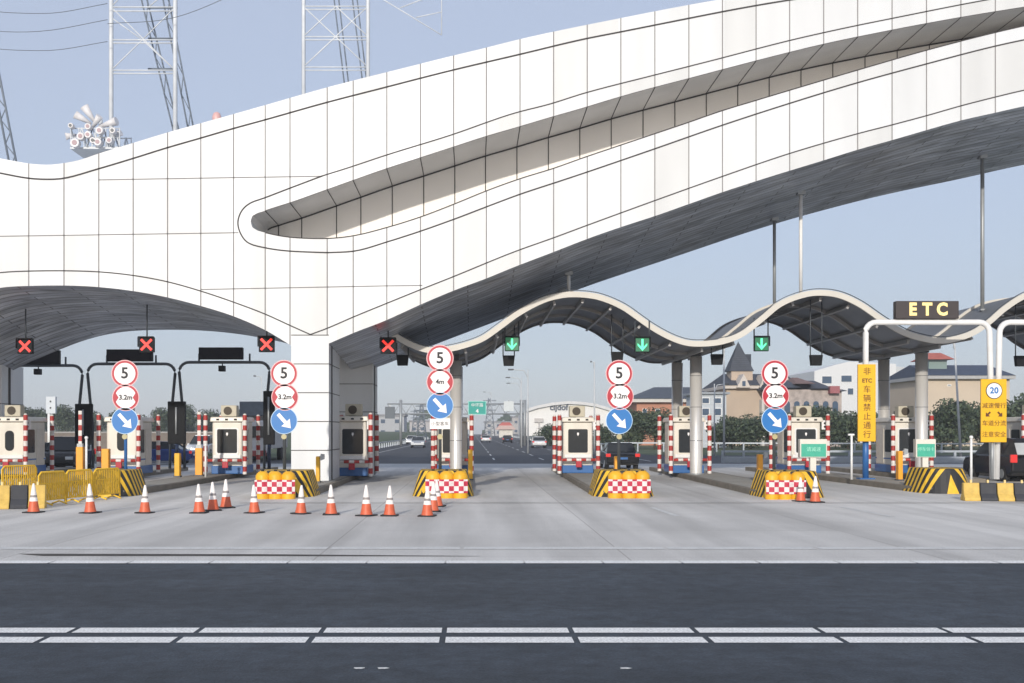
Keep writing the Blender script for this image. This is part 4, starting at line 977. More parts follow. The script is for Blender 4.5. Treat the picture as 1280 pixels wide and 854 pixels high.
# ------------------------------------------------------------------ trees
def tree_meshes(seed, H, Wd, n, leaf, low):
    rnd = random.Random(seed)
    tr = MB(); tr.tube([(0,0,0),(.1,0,H*.25),(.05,.05,H*.55)], .16, 8, r2=.08)
    blobs = []
    for i in range(11):
        a = rnd.uniform(0,6.28); rr = rnd.uniform(0,.62)*Wd/2; z = H*rnd.uniform(low,.86); blobs.append((rr*math.cos(a), rr*math.sin(a), z, rnd.uniform(.20,.36)*Wd*(1.15 - .5*abs(z/H-.5))))
        tr.tube([(.05,.03,H*.3),(rr*math.cos(a)*.5, rr*math.sin(a)*.5, (z+H*.3)/2),(rr*math.cos(a), rr*math.sin(a), z)], .06, 5, r2=.02)
    cr = MB()
    for i in range(n):
        bl = rnd.choice(blobs); u = Vector((rnd.gauss(0,1),rnd.gauss(0,1),rnd.gauss(0,1))).normalized(); rad = bl[3]*(rnd.random()**.42)*(1+.15*rnd.random())
        c = Vector(bl[:3]) + Vector((u.x*rad,u.y*rad,u.z*rad*.8))
        if c.z < .15: c.z = .15 + rnd.random()*.3
        s = leaf*rnd.uniform(.6,1.4); nrm = (u+Vector((rnd.gauss(0,.6),rnd.gauss(0,.6),rnd.gauss(0,.6)))).normalized()
        t1 = nrm.orthogonal().normalized(); t1 = (Matrix.Rotation(rnd.uniform(0,6.28),3,nrm) @ t1); t2 = nrm.cross(t1)
        cr.quad(c-t1*s-t2*s*.5, c+t1*s*.9-t2*s*.55, c+t1*s+t2*s*.5, c-t1*s*.8+t2*s*.6, rnd.choice((0,0,1,2)))
    return tr, cr
LM = [mat('foliage_dark', (.036,.058,.034), .7, var=.3, scale=1), mat('foliage_mid', (.058,.086,.046), .7, var=.3, scale=1), mat('foliage_light', (.090,.118,.062), .7, var=.3, scale=1)]
bark = mat('bark', (.12,.09,.07), .9, var=.3, scale=6)
PROTO = []
def mk(seed, H, Wd, n, leaf, low):
    t = thing('leafy_tree', 'tree', 'tree', (0,0,0), 0, 'trees beyond the road'); tr, cr = tree_meshes(seed, H, Wd, n, leaf, low)
    tr.build('trunk', bark, t); cr.build('crown', LM, t); return t
PROTO = [mk(1, 5.6, 5.5, 4200, .14, .22), mk(2, 6.2, 4.6, 4200, .14, .2), mk(3, 4.8, 5.8, 4200, .14, .25), mk(4, 7.5, 6, 4600, .16, .25)]
used = set()
def place_tree(kind, px, Y, s, label):
    rz = random.uniform(0,6.28); loc = (PX(px,Y), Y, 0)
    if kind not in used: used.add(kind); o = PROTO[kind]; o.location = loc; o['label'] = label; o.rotation_euler = (0,0,rz)
    else: o = dup(PROTO[kind], label, loc, rz)
    o.scale = (s*random.uniform(.85,1.15),s,s*random.uniform(.82,1.14)); return o
TR = [(752,122,.62,2,'low bush tree in the gap between the hall booth and signs'),(792,124,.86,0,'green tree just right of the fourth sign stack'),(818,122,.95,1,'green tree before the terracotta house'),(842,126,.9,2,'tree behind the rear middle column'),(688,150,.75,2,'dark round bush at the left foot of the white hall'),
 (898,122,.75,1,'small tree right of the middle steel columns'),(915,124,.92,0,'tree right of the tall white lamp pole'),(938,121,1.0,2,'broad tree below the castle wall'),(962,124,.85,1,'tree behind the rightmost blue arrow disc'),(985,128,.88,0,'tree behind the rightmost sign stack booth'),
 (1012,122,.95,1,'tree right of that booth guard posts'),(1036,120,1.06,0,'dark tree left of the tall yellow sign'),(1060,124,1.1,2,'dense tree left of tall yellow sign edge'),(1088,122,1.0,1,'dark tree right behind the tall yellow sign'),(1128,128,.9,0,'tree between the two right steel columns'),
 (1170,118,.92,2,'tree at the left foot of the beige building'),(1192,116,1.0,0,'tree behind the leaning lamp pole'),(1214,120,.98,1,'tree before the right part of the beige building'),(1238,122,.95,2,'tree directly behind the yellow 20 sign'),(1262,118,1.1,1,'taller tree right of the yellow 20 sign'),(1290,120,1.15,0,'tree cut by the right edge'),(1320,121,1.0,2,'tree just outside the right edge')]
for px, Y, s, k, la in TR: place_tree(k, px, Y*1.12, s*(.92 if px < 1150 else 1.0), la)
TL = [(-20,108,1.1,3,'hazy tree cut by the left edge'),(28,112,.98,3,'dense hazy tree behind the far left booth'),(52,118,.85,0,'hazy tree by the white flag pole'),(82,112,1.0,3,'broad hazy tree left of the left black vertical board'),(118,120,1.0,0,'hazy tree behind the left black vertical board'),(150,124,.95,1,'hazy tree behind the leftmost blue disc'),(178,118,.92,2,'hazy tree right of the leftmost blue disc'),(202,114,.78,3,'hazy tree left of the middle black vertical board'),(232,120,.92,0,'hazy tree behind the middle black vertical board'),(262,124,.95,1,'hazy tree above the wide window booth'),(300,132,.9,2,'hazy tree behind the grey truck'),(345,130,.85,0,'hazy tree seen through the pillar side gap')]
for px, Y, s, k, la in TL: place_tree(k, px, Y*2.1, s*(1.15 if k == 3 else 1.4), la)

# ------------------------------------------------------------------ background buildings
def tiled(name, c, course=.34):
    m = mat(name, c, .7, var=.2, scale=1.2); n = m.node_tree.nodes; l = m.node_tree.links
    if n.get('tiles'): return m
    tc = n.new('ShaderNodeTexCoord'); wv = n.new('ShaderNodeTexWave'); wv.name = 'tiles'; wv.bands_direction = 'Z'; wv.wave_profile = 'SAW'; wv.inputs['Scale'].default_value = .314/course; wv.inputs['Distortion'].default_value = .6
    l.new(tc.outputs['Object'], wv.inputs['Vector']); bp = n.new('ShaderNodeBump'); bp.inputs['Strength'].default_value = .9; bp.inputs['Distance'].default_value = .12
    l.new(wv.outputs['Fac'], bp.inputs['Height']); l.new(bp.outputs[0], n['Principled BSDF'].inputs['Normal']); return m

def wall_boxes(b, x0, x1, y0, y1, z0, z1, mi=0): b.box(x0,x1,y0,y1,z0,z1,mi)
def bx_px(px0, px1, py0, py1, Y): return PX(px0,Y), PX(px1,Y), PZ(py1,Y), PZ(py0,Y)
def win(t, parent_name, X0, X1, Z0, Z1, y, glassm, framem=None):
    b = MB(); b.box(X0,X1,y-.06,y+.02,Z0,Z1); o = b.build('window', framem or M['white'], t)
    b = MB(); b.box(X0+.1,X1-.1,y-.08,y-.062,Z0+.1,Z1-.1); b.build('pane', glassm, o)
bglass = mat('blue_glass', (.06,.10,.16), .15)
# white curved hall
Y = 230
t = thing('curved_hall', 'long low white hall with shallow curved roof and dark script', 'building', (0,Y,0))
pts = [(658,545),(658,513),(672,508.5),(690,505),(710,503),(728,504),(745,506.5),(760,511),(775,518),(790,545)]
b = MB(); b.prism([(PX(x,Y),PZ(y,Y)) for x,y in pts], 0, 40); b.build('wall', mat('hall_white', (.80,.79,.77), .5, var=.04, scale=.1), t)
top = pts[1:-1]; b = MB(); q = [(PX(x,Y),PZ(y,Y)+.25) for x,y in top] + [(PX(x,Y),PZ(y,Y)-.35) for x,y in top[::-1]]; b.prism(q, -.6, -.02); b.build('roof_edge', mat('hall_edge', (.66,.66,.66), .5), t)
text_mesh('cijdof', 1.7, 'lettering', mat('hall_script', (.10,.12,.16), .6), t, (PX(698.5,Y), -.1, PZ(509.5,Y)), bold=.06, extrude=.03)
b = MB(); X0,X1,Z0,Z1 = bx_px(668,679,523,528,Y); b.box(X0,X1,-.4,-.1,Z0,Z1); b.tube([((X0+X1)/2,-.3,-1),((X0+X1)/2,-.3,Z0)], .12, 6); b.build('notice_board', mat('hall_board', (.55,.52,.50), .6), t)
# terracotta house
Y = 175
t = thing('terracotta_house', 'terracotta house with dark hipped roof behind the middle columns', 'house', (0,Y,0))
X0,X1,Z0,Z1 = bx_px(796,905,503,560,Y); b = MB(); b.box(X0,X1,0,14,0,Z1); b.build('wall', mat('terracotta', (.50,.24,.16), .8, var=.12, scale=.5), t)
b = MB(); X2,X3 = PX(790,Y),PX(911,Y); z0 = PZ(503,Y); z1 = z0+.55; b.box(X2,X3,-1,15,z0,z1); b.build('cornice', mat('house_trim', (.62,.60,.56), .7), t)
xr = PX(826,Y); xr2 = PX(872,Y); zt = PZ(482,Y); k = 0; b = MB(); b.v = [(X2,-1.2,z1),(X3,-1.2,z1),(X3,15.2,z1),(X2,15.2,z1),(xr,6.5,zt),(xr2,6.5,zt)]
for f in ((0,1,5,4),(1,2,5),(2,3,4,5),(3,0,4),(0,3,2,1)): b.face(f)
b.build('roof', tiled('slate_roof', (.07,.085,.11)), t)
for px in (806,822,852,880,896): win(t,'', PX(px-3,Y),PX(px+3,Y),PZ(522,Y),PZ(511,Y),-.0,bglass)
# small white utility building with blue windows
Y = 150
t = thing('site_office', 'small white block with blue windows beside the lamp poles', 'building', (0,Y,0))
X0,X1,_,Z1 = bx_px(872,908,493,560,Y); b = MB(); b.box(X0,X1,0,8,0,Z1); b.build('wall', mat('office_white', (.50,.54,.58), .7), t)
b = MB(); b.box(X0-.4,X1+.4,-.4,8.4,Z1,Z1+.3); b.build('roof', mat('office_roof', (.3,.33,.36), .7), t)
for py0, py1 in ((497,505),(510,520)):
    for pc in (882,897): win(t,'', PX(pc-5,Y),PX(pc+5,Y),PZ(py1,Y),PZ(py0,Y),0,bglass)
# castle
Y = 170
slate = tiled('spire_slate', (.055,.065,.085)); beige = mat('castle_beige', (.50,.40,.31), .8, var=.08, scale=.4)
t = thing('castle_building', 'beige castle style building with pointed slate spire and gables', 'building', (0,Y,0))
X0,X1,_,Z1 = bx_px(908,1000,486,560,Y); b = MB(); b.box(X0,X1,0,16,0,Z1); b.build('wall', beige, t)
b = MB(); X2,X3,Z2,Z3 = bx_px(905,1003,483,487,Y); b.box(X2,X3,-.8,16.8,Z1+.003,Z1+.5); b.build('cornice', mat('castle_trim', (.62,.56,.50), .7), t)
xa,xb = PX(918,Y),PX(945,Y); ze = PZ(463,Y); b = MB(); b.box(xa,xb,2,2+(xb-xa),Z1,ze+.2); b.build('tower', beige, t)
b = MB(); cx = (xa+xb)/2-.1; cy = 2+(xb-xa)/2; zt = PZ(424.5,Y); hh = (xb-xa)/2+.25
b.v = [(cx-hh,cy-hh,ze),(cx+hh,cy-hh,ze),(cx+hh,cy+hh,ze),(cx-hh,cy+hh,ze),(cx-.1,cy,zt)]
for f in ((0,1,4),(1,2,4),(2,3,4),(3,0,4),(3,2,1,0)): b.face(f)
b.build('spire', slate, t)
b = MB(); b.box(PX(936,Y),PX(945.5,Y),3.2,4.2+(xb-xa)*.6,ze,PZ(441,Y)); b.build('spire_block', slate, t)
zc = Z1+.5; zr = PZ(465,Y)
b = MB(); b.v = [(X2,-1,zc),(X3,-1,zc),(X3,17,zc),(X2,17,zc),(X2+1.2,6,zr),(X3-1.2,6,zr)]
for f in ((0,1,5,4),(1,2,5),(2,3,4,5),(3,0,4),(0,3,2,1)): b.face(f)
b.build('roof', slate, t)
for pc, wdp in ((927,8.5),(953,6.5),(980,6)):
    b = MB(); b.prism([(PX(pc-wdp,Y),PZ(485,Y)),(PX(pc+wdp,Y),PZ(485,Y)),(PX(pc,Y),PZ(468,Y))], -1.4, 3); g = b.build('gable', mat('castle_trim', (1,1,1)), t)
    b = MB(); b.prism([(PX(pc-2,Y),PZ(483,Y)),(PX(pc+2,Y),PZ(483,Y)),(PX(pc+2,Y),PZ(477,Y)),(PX(pc-2,Y),PZ(477,Y))], -1.5, -1.41); b.build('gable_window', bglass, g)
for pc in (957,): 
    b = MB(); b.box(PX(949,Y),PX(958,Y),-1.5,-.01,0,PZ(500,Y)); b.build('porch', mat('porch_white', (.6,.6,.58), .7), t)
for pc in (970,985): win(t,'',PX(pc-3,Y),PX(pc+3,Y),PZ(505,Y),PZ(494,Y),0,bglass)
# row of ornate low houses
Y = 160
t = thing('ornate_villa', 'low ornate villa with mixed slate roofs right of the sign stack', 'house', (0,Y,0))
X0,X1,_,Z1 = bx_px(975,1052,487,560,Y); b = MB(); b.box(X0,X1,0,12,0,Z1); b.build('wall', mat('villa_stone', (.42,.36,.33), .8, var=.35, scale=1.4), t)
for pa, pb, pt, pe in ((968,1000,471,485),(994,1018,470,480),(1012,1040,474,486),(1036,1058,481,489)):
    b = MB(); xa, xb = PX(pa,Y),PX(pb,Y); ze_, zt_ = PZ(pe,Y),PZ(pt,Y); b.v = [(xa,-.8,ze_),(xb,-.8,ze_),(xb,12,ze_),(xa,12,ze_),(xa+1,5,zt_),(xb-1,5,zt_)]
    for f in ((0,1,5,4),(1,2,5),(2,3,4,5),(3,0,4),(0,3,2,1)): b.face(f)
    b.build('roof', slate if pa != 994 else mat('tile_roof', (.20,.12,.10), .7), t)
for pc in (984,996,1008,1020,1032,1044):
    b = MB(); n=8; xc_=PX(pc,Y); zc_=PZ(505,Y); b.prism([(xc_-.4,0.4),(xc_+.4,.4)]+[(xc_+.4*math.cos(R(180*i/n)),zc_+.4*math.sin(R(180*i/n))) for i in range(n+1)], -.05, -.002); b.build('arched_window', bglass, t)
b = MB(); b.box(PX(1035,Y),PX(1047,Y),-1,0,PZ(492,Y),PZ(483,Y)); b.build('red_dormer', mat('dormer_red', (.35,.12,.13), .7), t)
# white modern building
Y = 215
t = thing('white_block', 'white modern office block with sloping roofline behind tall yellow sign', 'building', (0,Y,0))
b = MB(); b.prism([(PX(x,Y),PZ(y,Y)) for x,y in ((1018,560),(1018,464),(1045,456),(1062,452),(1090,453),(1120,455),(1120,560))], 0, 20); b.build('wall', mat('block_white', (.72,.73,.74), .6, var=.03), t)
b = MB(); b.prism([(PX(x,Y),PZ(y,Y)) for x,y in ((1120,560),(1120,457),(1165,463),(1240,470),(1240,560))], 1.2, 20); b.build('side_wing', mat('block_wing', (.56,.58,.60), .6), t)
for a0,a1,c0_,c1_ in ((1027,1040,470,480),(1051,1065,469,478),(1059,1067,485,494),(1076,1088,470,479)): win(t,'',PX(a0,Y),PX(a1,Y),PZ(c1_,Y),PZ(c0_,Y),0,bglass)
for r0 in (468,484,500):
    for i in range(8): win(t,'',PX(1118+2+i*6,Y),PX(1118+5+i*6,Y),PZ(r0+7,Y),PZ(r0,Y),1.2,bglass)
# beige building with blue roof and red lantern
Y = 165
t = thing('beige_building', 'beige building with long dark blue roof and red roofed lantern', 'building', (0,Y,0))
X0,X1,_,Z1 = bx_px(1160,1262,474,560,Y); b = MB(); b.box(X0,X1,0,16,0,Z1); b.build('wall', mat('pale_beige', (.60,.50,.39), .8, var=.05, scale=.3), t)
X2,X3 = PX(1155,Y),PX(1240,Y); zc = Z1; b = MB(); b.box(X2,PX(1266,Y),-.9,16.9,zc+.003,zc+.5); b.build('eave', mat('eave_grey', (.42,.42,.42), .7), t)
zr = PZ(453,Y); b = MB(); b.v = [(X2,-1,zc+.5),(PX(1266,Y),-1,zc+.5),(PX(1266,Y),17,zc+.5),(X2,17,zc+.5),(X2+.6,7,zr),(PX(1262,Y),7,zr)]
for f in ((0,1,5,4),(1,2,5),(2,3,4,5),(3,0,4),(0,3,2,1)): b.face(f)
b.build('roof', tiled('navy_roof', (.045,.065,.11), .5), t)
b = MB(); b.box(PX(1175,Y),PX(1198,Y),4,9,zr-2,PZ(447,Y)); b.build('lantern', mat('lantern_green', (.22,.30,.28), .7), t)
xa, xb = PX(1170,Y),PX(1205,Y); ze_ = PZ(447.5,Y); zt_ = PZ(438,Y); b = MB(); b.v = [(xa,3,ze_),(xb,3,ze_),(xb,10,ze_),(xa,10,ze_),(xa+1.1,5.5,zt_),(xb-1.1,5.5,zt_)]
for f in ((0,1,5,4),(1,2,5),(2,3,4,5),(3,0,4),(0,3,2,1)): b.face(f)
b.build('lantern_roof', tiled('red_tiles', (.42,.12,.09)), t)
win(t,'',PX(1184,Y),PX(1189,Y),PZ(483,Y),PZ(480.5,Y),0,bglass)
# far blocks at the end of the road and at left
def block(px0, px1, py, Y, col, label, nm='distant_block'):
    t = thing(nm, label, 'building', (0,Y,0), 0, 'pale distant buildings'); X0,X1 = PX(px0,Y),PX(px1,Y); Z = PZ(py,Y); b = MB(); b.box(X0,X1,0,18,0,Z); b.build('wall', mat('distant_'+str(px0), col, .8, var=.1), t)
    b = MB(); b.box(X0-.5,X1+.5,-.5,18.5,Z+.01,Z+.6); b.build('roof', mat('distant_roof', (.3,.3,.32), .8), t)
    n = max(2,int((X1-X0)/4)); f = max(1,int(Z/3.5))
    for j in range(min(f,6)):
        for i in range(min(n,8)):
            b = MB(); x = X0+(X1-X0)*(i+.5)/min(n,8); z = (j+.5)*Z/min(f,6); b.box(x-.8,x+.8,-.06,-.005,z-.7,z+.7); b.build('window', bglass, t)
block(470,505,520,420,(.45,.46,.48),'pale hazy block just right of the white pillar')
block(512,545,527,520,(.5,.48,.47),'low hazy block left of the silver car lanes')
block(606,640,528,600,(.5,.5,.5),'low hazy block at the end of the road')
block(640,660,522,640,(.5,.47,.45),'hazy block left of the white curved hall')
block(340,362,528,380,(.42,.44,.47),'hazy block between the pillar and grey truck')
t = thing('red_roof_pavilion', 'small pavilion with red and white layered roof far up the road', 'building', (0,420,0)); Y = 420
b = MB(); b.box(PX(624,Y),PX(641,Y),0,8,0,PZ(537,Y)); b.build('wall', M['cream'], t)
b = MB(); b.prism([(PX(x,Y),PZ(y,Y)) for x,y in ((619,537),(645,537),(640,532),(624,532))], -1, 9); b.build('lower_roof', mat('pav_pink', (.62,.45,.40), .7), t)
b = MB(); b.prism([(PX(x,Y),PZ(y,Y)) for x,y in ((623,532),(641,532),(637,528),(628,528))], 0, 8); b.build('upper_roof', mat('pav_red', (.5,.12,.10), .7), t)
# far treeline
wood = MB(); rnd = random.Random(3)
for i in range(9000):
    px = rnd.uniform(-700, 2000); Y = rnd.uniform(640, 700)
    if 575 < px < 605: continue
    X = PX(px,Y); top = 9+4*math.sin(px*.05)+3*math.sin(px*.13+1); z = rnd.uniform(0,1)**.7*top; s = rnd.uniform(.8,1.8)
    wood.quad((X-s,Y,z-s*.6),(X+s,Y+rnd.uniform(-1,1),z-s*.5),(X+s*.8,Y+.5,z+s*.6),(X-s*.9,Y,z+s*.5), rnd.choice((0,1,2)))
o = wood.build('distant_woods', LM); o['kind'] = 'stuff'
# low walls/buildings behind the left booths
t = thing('roadside_wall', 'low dull brown wall under the hazy trees at left', 'wall', (PX(10,100),100,0)); b = MB(); b.box(0,22,0,.3,0,2.0); b.build('panel', mat('dull_brown', (.20,.17,.15), .85, var=.15), t); b = MB(); b.box(-.1,22.1,-.05,.35,2.0,2.12); b.build('coping', mat('coping_grey', (.35,.34,.33), .85), t)

# ------------------------------------------------------------------ gantry on the road beyond, lamps, poles
Y = 170
t = thing('road_gantry', 'steel gantry across the far road holding the green sign', 'gantry', (0,Y,0))
b = MB()
for py in (505,517.5): b.tube([(PX(484,Y),0,PZ(py,Y)),(PX(656,Y),0,PZ(py,Y))], .10, 8)
for i in range(22):
    xa = PX(484+i*7.8,Y); xb = PX(484+(i+1)*7.8,Y); b.tube([(xa,0,PZ(517.5,Y)),(xb,0,PZ(505,Y))] if i%2 else [(xa,0,PZ(505,Y)),(xb,0,PZ(517.5,Y))], .045, 5)
b.build('truss', M['galv'], t)
for px in (501,651.5,656):
    b = MB(); b.tube([(PX(px,Y),0,0),(PX(px,Y),0,PZ(500,Y))], .22, 8); b.build('upright', M['galv'], t)
t = thing('green_direction_sign', 'green road direction sign on the far gantry', 'sign', (PX(596.5,Y-.4),Y-.4,PZ(510,Y)))
b = MB(); hw = 11.3/F*Y; hh = 8.4/F*Y; b.box(-hw,hw,0,.08,-hh,hh); o = b.build('board', M['signgreen'], t)
b = MB()
for x0,x1,z0,z1 in ((-hw,hw,hh-.1,hh),(-hw,hw,-hh,-hh+.1),(-hw,-hw+.1,-hh+.1,hh-.1),(hw-.1,hw,-hh+.1,hh-.1)): b.box(x0,x1,-.02,-.002,z0,z1)
b.build('border', mat('sign_border', (.3,.7,.6), .5), o)
text_mesh('中环路', .62, 'lettering', M['signwhite'], o, (0,-.03,.38), bold=.03); text_mesh('4', .75, 'lettering', M['signwhite'], o, (0,-.03,-.5), bold=.04)
t = thing('white_direction_sign', 'blank pale sign on the far gantry right of the green sign', 'sign', (PX(636,Y-.4),Y-.4,PZ(508,Y))); b = MB(); b.box(-.75,.75,0,.08,-.75,.75); b.build('board', mat('pale_board', (.62,.66,.66), .6), t); b = MB(); b.box(-.1,.1,.08,.3,-.9,.9); b.build('bracket', M['galv'], t)
t = thing('grey_gantry_board', 'dark grey square board on the far gantry by the pillar', 'sign', (PX(487.5,Y-.4),Y-.4,PZ(516,Y))); b = MB(); b.box(-.75,.75,0,.1,-.9,.9); b.build('board', mat('grey_board', (.12,.14,.16), .6), t); b = MB(); b.box(-.1,.1,.1,.3,-.9,1.2); b.build('bracket', M['galv'], t)
def lamp(px, ytop, Y, armdx, label, r=.09, twin=False, lean=0):
    t = thing('street_lamp', label, 'street lamp', (PX(px,Y),Y,0), 0, 'street lamps along the road'); z = PZ(ytop,Y); a = armdx/F*Y
    b = MB(); b.tube([(0,0,0),(lean,0,z)], r, 10, r2=r*.6); b.build('pole', mat('lamp_pole', (.55,.57,.58), .45), t)
    for s in ((1,-1) if twin else (1,)):
        b = MB(); b.tube([(lean,0,z-.8),(lean+a*s*.25,0,z-.1),(lean+a*s*.95,0,z)], r*.5, 8); o = b.build('arm', mat('lamp_pole', (1,1,1)), t)
        b = MB(); b.box(min(lean+a*s*.9,lean+a*s*1.25),max(lean+a*s*.9,lean+a*s*1.25),-.15,.15,z-.08,z+.06); b.build('lamp_head', M['dgrey'], o, bevel=.02)
lamp(660,462,110,-20,'curved street lamp left of the white hall, nearest and tallest')
lamp(652,472,150,-16,'second curved street lamp, just left of the tallest')
lamp(650.5,479,185,-14,'third and smallest curved street lamp up the road')
lamp(743,452,105,-4,'slim lamp post with short head above the white hall booth')
lamp(905,432,90,4,'tall white lamp pole left of the castle', r=.10)
lamp(893,480,95,14,'short white arched lamp beside the tall pole', r=.08)
lamp(1201,425,95,-6,'leaning white lamp pole before the beige building', r=.11, lean=-.55)
lamp(327,470,120,-8,'thin lamp behind the gantry left of the pillar', r=.06)
lamp(614,490,260,-8,'tiny street lamp right above the green sign', r=.12)
t = thing('flag_post', 'white post with tall white box on top behind left booths', 'post', (PX(61.5,90),90,0)); b = MB(); b.tube([(0,0,0),(0,0,PZ(515,90))], .14, 8); b.build('pole', M['white'], t); b = MB(); b.box(-.2,.55,-.15,.15,PZ(517,90),PZ(496,90)); b.build('box', mat('pale_box', (.62,.66,.70), .6), t); b = MB(); b.box(.1,.22,-.17,-.152,PZ(503,90),PZ(501,90)); b.box(.1,.22,-.17,-.152,PZ(511,90),PZ(509,90)); b.build('marks', M['ink'], t)

# ------------------------------------------------------------------ lattice pylons and lines
wst = mat('pylon_white', (.60,.63,.66), .5, var=.1); dst = mat('pylon_dark', (.16,.19,.23), .6)
def bars(t, name, Y, segs, r, m, yo=0.0):
    r = r*Y/210*.78; yo = yo*.35
    def low(x, y):                      # keep every bar above the roof it stands on
        return y
    one = name in ('rear_lacing','lacing')
    b = MB()
    for x0,y0,x1,y1 in segs:
        P = []
        for x, y in ((x0,y0),(x1,y1)): P.append([x,y])
        lim = roof_py((x0+x1)/2, Y) + 3
        if min(y0,y1) > lim: continue
        if y1 > y0: lo_, hi_ = P[1], P[0]
        else: lo_, hi_ = P[0], P[1]
        if lo_[1] > roof_py(lo_[0], Y) + 3 and lo_[1] != hi_[1]:
            for k in range(60):
                t_ = k/60; x = hi_[0]+(lo_[0]-hi_[0])*t_; y = hi_[1]+(lo_[1]-hi_[1])*t_
                if y > roof_py(x, Y) + 3: lo_[0], lo_[1] = x, y; break
        if not one: b = MB()
        b.tube([(PX(hi_[0],Y+yo),yo,PZ(hi_[1],Y+yo)),(PX(lo_[0],Y+yo),yo,PZ(lo_[1],Y+yo))], r, 6)
        if not one: b.build(name, m, t)
    if one and b.v: b.build(name, m, t)
def roof_py(px, Y):                     # row at which the arch roof is met at distance Y
    xf = VX + (px-VX)*Y/YF; return VY - (PZ(interp(Tc, xf), YF) - CH)*F/Y
Y = 49.0; base = 400
t = thing('lattice_pylon', 'tall white lattice pylon rising behind the antenna cluster', 'pylon', (0,Y,0), 0, 'lattice pylons above the arch')
for px in (139,219): bars(t,'leg',Y,[(px,base,px,-140)],.55,wst)
bars(t,'crossbar',Y,[(139,y,219,y) for y in (-90,-40,9,14,50,54,88,92)],.17,wst)
bars(t,'brace',Y,[(139,9,219,88),(139,88,178,50),(178,50,219,9),(139,22,178,50),(178,50,219,88),(139,9,160,-14),(186,9,219,-20),(139,-90,219,-40)],.14,wst)
for k,(a,c) in enumerate((((172,-20),(250,300)),((200,-20),(262,300)))):
    bars(t,'rear_leg',Y,[(a[0],a[1],c[0],c[1]),(a[0]+7,a[1],c[0]+7,c[1])],.22,dst,11)
    bars(t,'rear_lacing',Y,[(a[0]+(c[0]-a[0])*i/14+(7 if i%2 else 0),a[1]+(c[1]-a[1])*i/14,a[0]+(c[0]-a[0])*(i+1)/14+(0 if i%2 else 7),a[1]+(c[1]-a[1])*(i+1)/14) for i in range(14)],.12,dst,11)
bars(t,'rear_crossbar',Y,[(185,y,222,y) for y in (10,48,86)],.2,dst,10)
t = thing('lattice_pylon', 'white lattice pylon showing above the middle of the arch', 'pylon', (0,Y,0), 0, 'lattice pylons above the arch')
for px in (379.5,460): bars(t,'leg',Y,[(px,base,px,-140)],.48,wst)
bars(t,'crossbar',Y,[(379,y,460,y) for y in (-70,-30,8,12,46,50,84,88)],.15,wst)
bars(t,'brace',Y,[(379,8,460,84),(379,84,460,8),(379,46,420,8),(379,84,420,46),(460,46,420,8)],.15,wst)
for a in (414,437): bars(t,'rear_leg',Y,[(a,-30,a+22,150),(a+6,-30,a+27,150)],.2,dst,9)
bars(t,'crossarm',Y,[(460,-12,552,44),(552,44,552,-60),(480,-3,552,-40),(500,10,552,-10),(520,22,552,15),(460,-12,552,-60)],.13,wst)
t = thing('lattice_pylon', 'dark leg of a pylon at the top left edge', 'pylon', (0,Y,0), 0, 'lattice pylons above the arch')
for a in (-6,3): bars(t,'leg',Y,[(a-22,0,a+42,330)],.26,dst)
bars(t,'lacing',Y,[(-28+64*i/22+(9 if i%2 else 0),330*i/22,-28+64*(i+1)/22+(0 if i%2 else 9),330*(i+1)/22) for i in range(22)],.13,dst)
bars(t,'leg',Y,[(-100,0,-164,330),(-91,0,-155,330)],.26,dst); bars(t,'crossbar',Y,[(-100,0,-20,0),(-110,60,-5,60)],.2,dst)
for i,(pts,la) in enumerate((([(-200,-30),(0,20),(70,22),(139,10)],'topmost power cable at the left'),([(-200,10),(0,44),(60,44),(139,30)],'second power cable from the top at left'),([(-200,30),(0,66),(70,68),(139,57)],'lowest power cable at the left'),([(139,35),(219,28),(292,0),(340,-25)],'power cable rising right from the white pylon'),([(-200,-60),(0,3),(60,4),(139,-8)],'power cable touching the top left corner'))):
    P = []
    for k in range(25):
        x = pts[0][0]+(pts[-1][0]-pts[0][0])*k/24; P.append((PX(x,Y),0,PZ(interp(pts,x),Y)))
    b = MB(); b.tube(P, .014, 5); o = b.build('power_cable', mat('cable', (.10,.11,.12), .6), None, (0,Y-.5,0)); tag(o, la, 'cable', 'power cables')
# antenna and loudspeaker cluster
Y = 49.5; AK = Y/120
t = thing('antenna_cluster', 'mast platform crowded with pale horns, drums and lamps above arch', 'antenna', (PX(126,Y),Y,0))
ax = PX(126,Y); pw = mat('antenna_pale', (.66,.65,.66), .5, var=.15); pk = mat('antenna_red', (.36,.25,.27), .5)
Q = lambda px,py,y=0: (PX(px,Y)-ax, y, PZ(py,Y))
b = MB(); b.tube([Q(126,212),Q(126,150)], .22*AK, 8); b.tube([Q(139,206),Q(139,138)], .22*AK, 8); b.build('mast', wst, t)
b = MB(); b.box(Q(96,0)[0],Q(158,0)[0],-2*AK,2*AK,Q(0,192)[2],Q(0,190)[2])
for px in (97,107,118,128,140,150,157):
    for yy in (-2*AK,2*AK): b.tube([Q(px,190,yy),Q(px,166,yy)], .045*AK*1.4, 5)
for yy in (-2*AK,2*AK):
    for py in (167,178): b.tube([Q(97,py,yy),Q(157,py,yy)], .05*AK*1.4, 5)
b.build('platform', wst, t)
for q in range(9):
    for yy in (-2*AK, 2*AK):
        b = MB(); xq = 97+q*6.7; b.tube([Q(xq,190,yy),Q(xq+6.7,166,yy)] if q%2 else [Q(xq,166,yy),Q(xq+6.7,190,yy)], .03, 5); b.build('brace', dst if q%3==0 else wst, t)
def horn(px0,py0,px1,py1,r0,r1,y=-1):
    y *= AK; b = MB(); b.tube([Q(px0,py0,y),Q((px0+px1)/2,(py0+py1)/2,y-.2*AK),Q(px1,py1,y-.4*AK)], r0*AK*.8, 14, r2=r1*AK*.78); b.build('horn', pw, t)
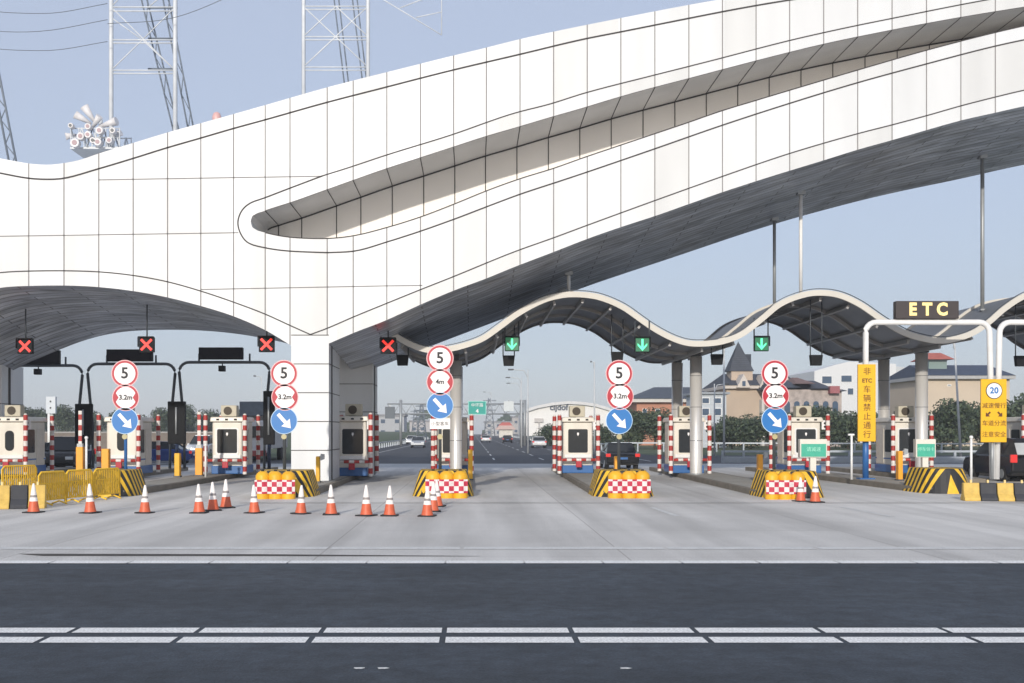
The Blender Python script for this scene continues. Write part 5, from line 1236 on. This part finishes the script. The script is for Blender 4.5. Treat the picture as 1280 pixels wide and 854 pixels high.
horn(124,158,111,138,.15,.6); horn(118,158,100,148,.15,.55); horn(128,162,151,156,.2,.6); horn(100,172,88,175,.15,.5); horn(140,178,156,170,.15,.5); horn(120,162,130,150,.2,.5)
for px,py,r in ((121,167,.42),(121,177,.45),(105,187,.6),(112,179,.5),(135,172,.5),(147,184,.42),(133,186,.5),(151,172,.4),(100,166,.35),(127,184,.4)):
    r0_ = r; r *= AK*.8; b = MB(); c = Q(px,py,-2.3); b.prism([(c[0]+r*math.cos(2*math.pi*i/18),c[2]+r*math.sin(2*math.pi*i/18)) for i in range(18)], -2.9*AK, -2.2*AK); o = b.build('drum', pw, t, bevel=.02)
    b = MB(); b.prism([(c[0]+r*.55*math.cos(2*math.pi*i/14),c[2]+r*.55*math.sin(2*math.pi*i/14)) for i in range(14)], -2.9*AK-.02, -2.9*AK-.003); b.build('drum_face', pk if r0_>.4 else M['dgrey'], o)
t = thing('warning_lamp', 'small pinkish dome lamp peeking over the arch', 'lamp', (PX(271,48),48,PZ(165,48))); b = MB(); b.tube([(0,0,-.2),(0,0,PZ(148,48)-PZ(165,48))], .05, 8); b.build('pole', wst, t); b = MB(); zz = PZ(147,48)-PZ(165,48); b.lathe([(.18,zz-.2),(.2,zz),(.14,zz+.18),(0,zz+.25)], 14); b.build('dome', mat('pink_dome', (.62,.38,.36), .4), t)
# slender far lattice pylons by the road
for px, yt, Yp, la in ((612,498,420,'small faraway lattice pylon right of the green sign'),(527,505,300,'faraway lattice mast left of the four sign stack'),(519,512,420,'faint lattice pylon near the white pillar')):
    t = thing('far_pylon', la, 'pylon', (PX(px,Yp),Yp,0), 0, 'far lattice pylons'); H = PZ(yt,Yp); w0 = H*.14
    b = MB()
    for sx in (-1,1): b.tube([(sx*w0,0,0),(sx*w0*.2,0,H)], .16, 5)
    for i in range(8):
        z0,z1 = H*i/8,H*(i+1)/8; a = w0*(1-.8*i/8); c = w0*(1-.8*(i+1)/8); b.tube([(-a,0,z0),(c,0,z1)], .1, 4); b.tube([(a,0,z0),(-c,0,z1)], .1, 4)
    b.build('tower', dst, t); b = MB()
    for f_ in (.7,.82,.94): b.tube([(-w0*1.2,0,H*f_),(w0*1.2,0,H*f_)], .12, 4)
    b.build('crossarm', dst, t)

# ------------------------------------------------------------------ haze
hz = MB(); hz.box(-1010,1010,-70,1010,-1.2,115)
hm = bpy.data.materials.new('haze_air'); hm.use_nodes = True; n = hm.node_tree.nodes; n.clear(); ho = n.new('ShaderNodeOutputMaterial'); hv = n.new('ShaderNodeVolumePrincipled')
hv.inputs['Color'].default_value = (.86,.90,.97,1); hv.inputs['Density'].default_value = .0006; hv.inputs['Anisotropy'].default_value = 0
hm.node_tree.links.new(hv.outputs[0], ho.inputs['Volume'])
o = hz.build('haze', hm); o['kind'] = 'stuff'
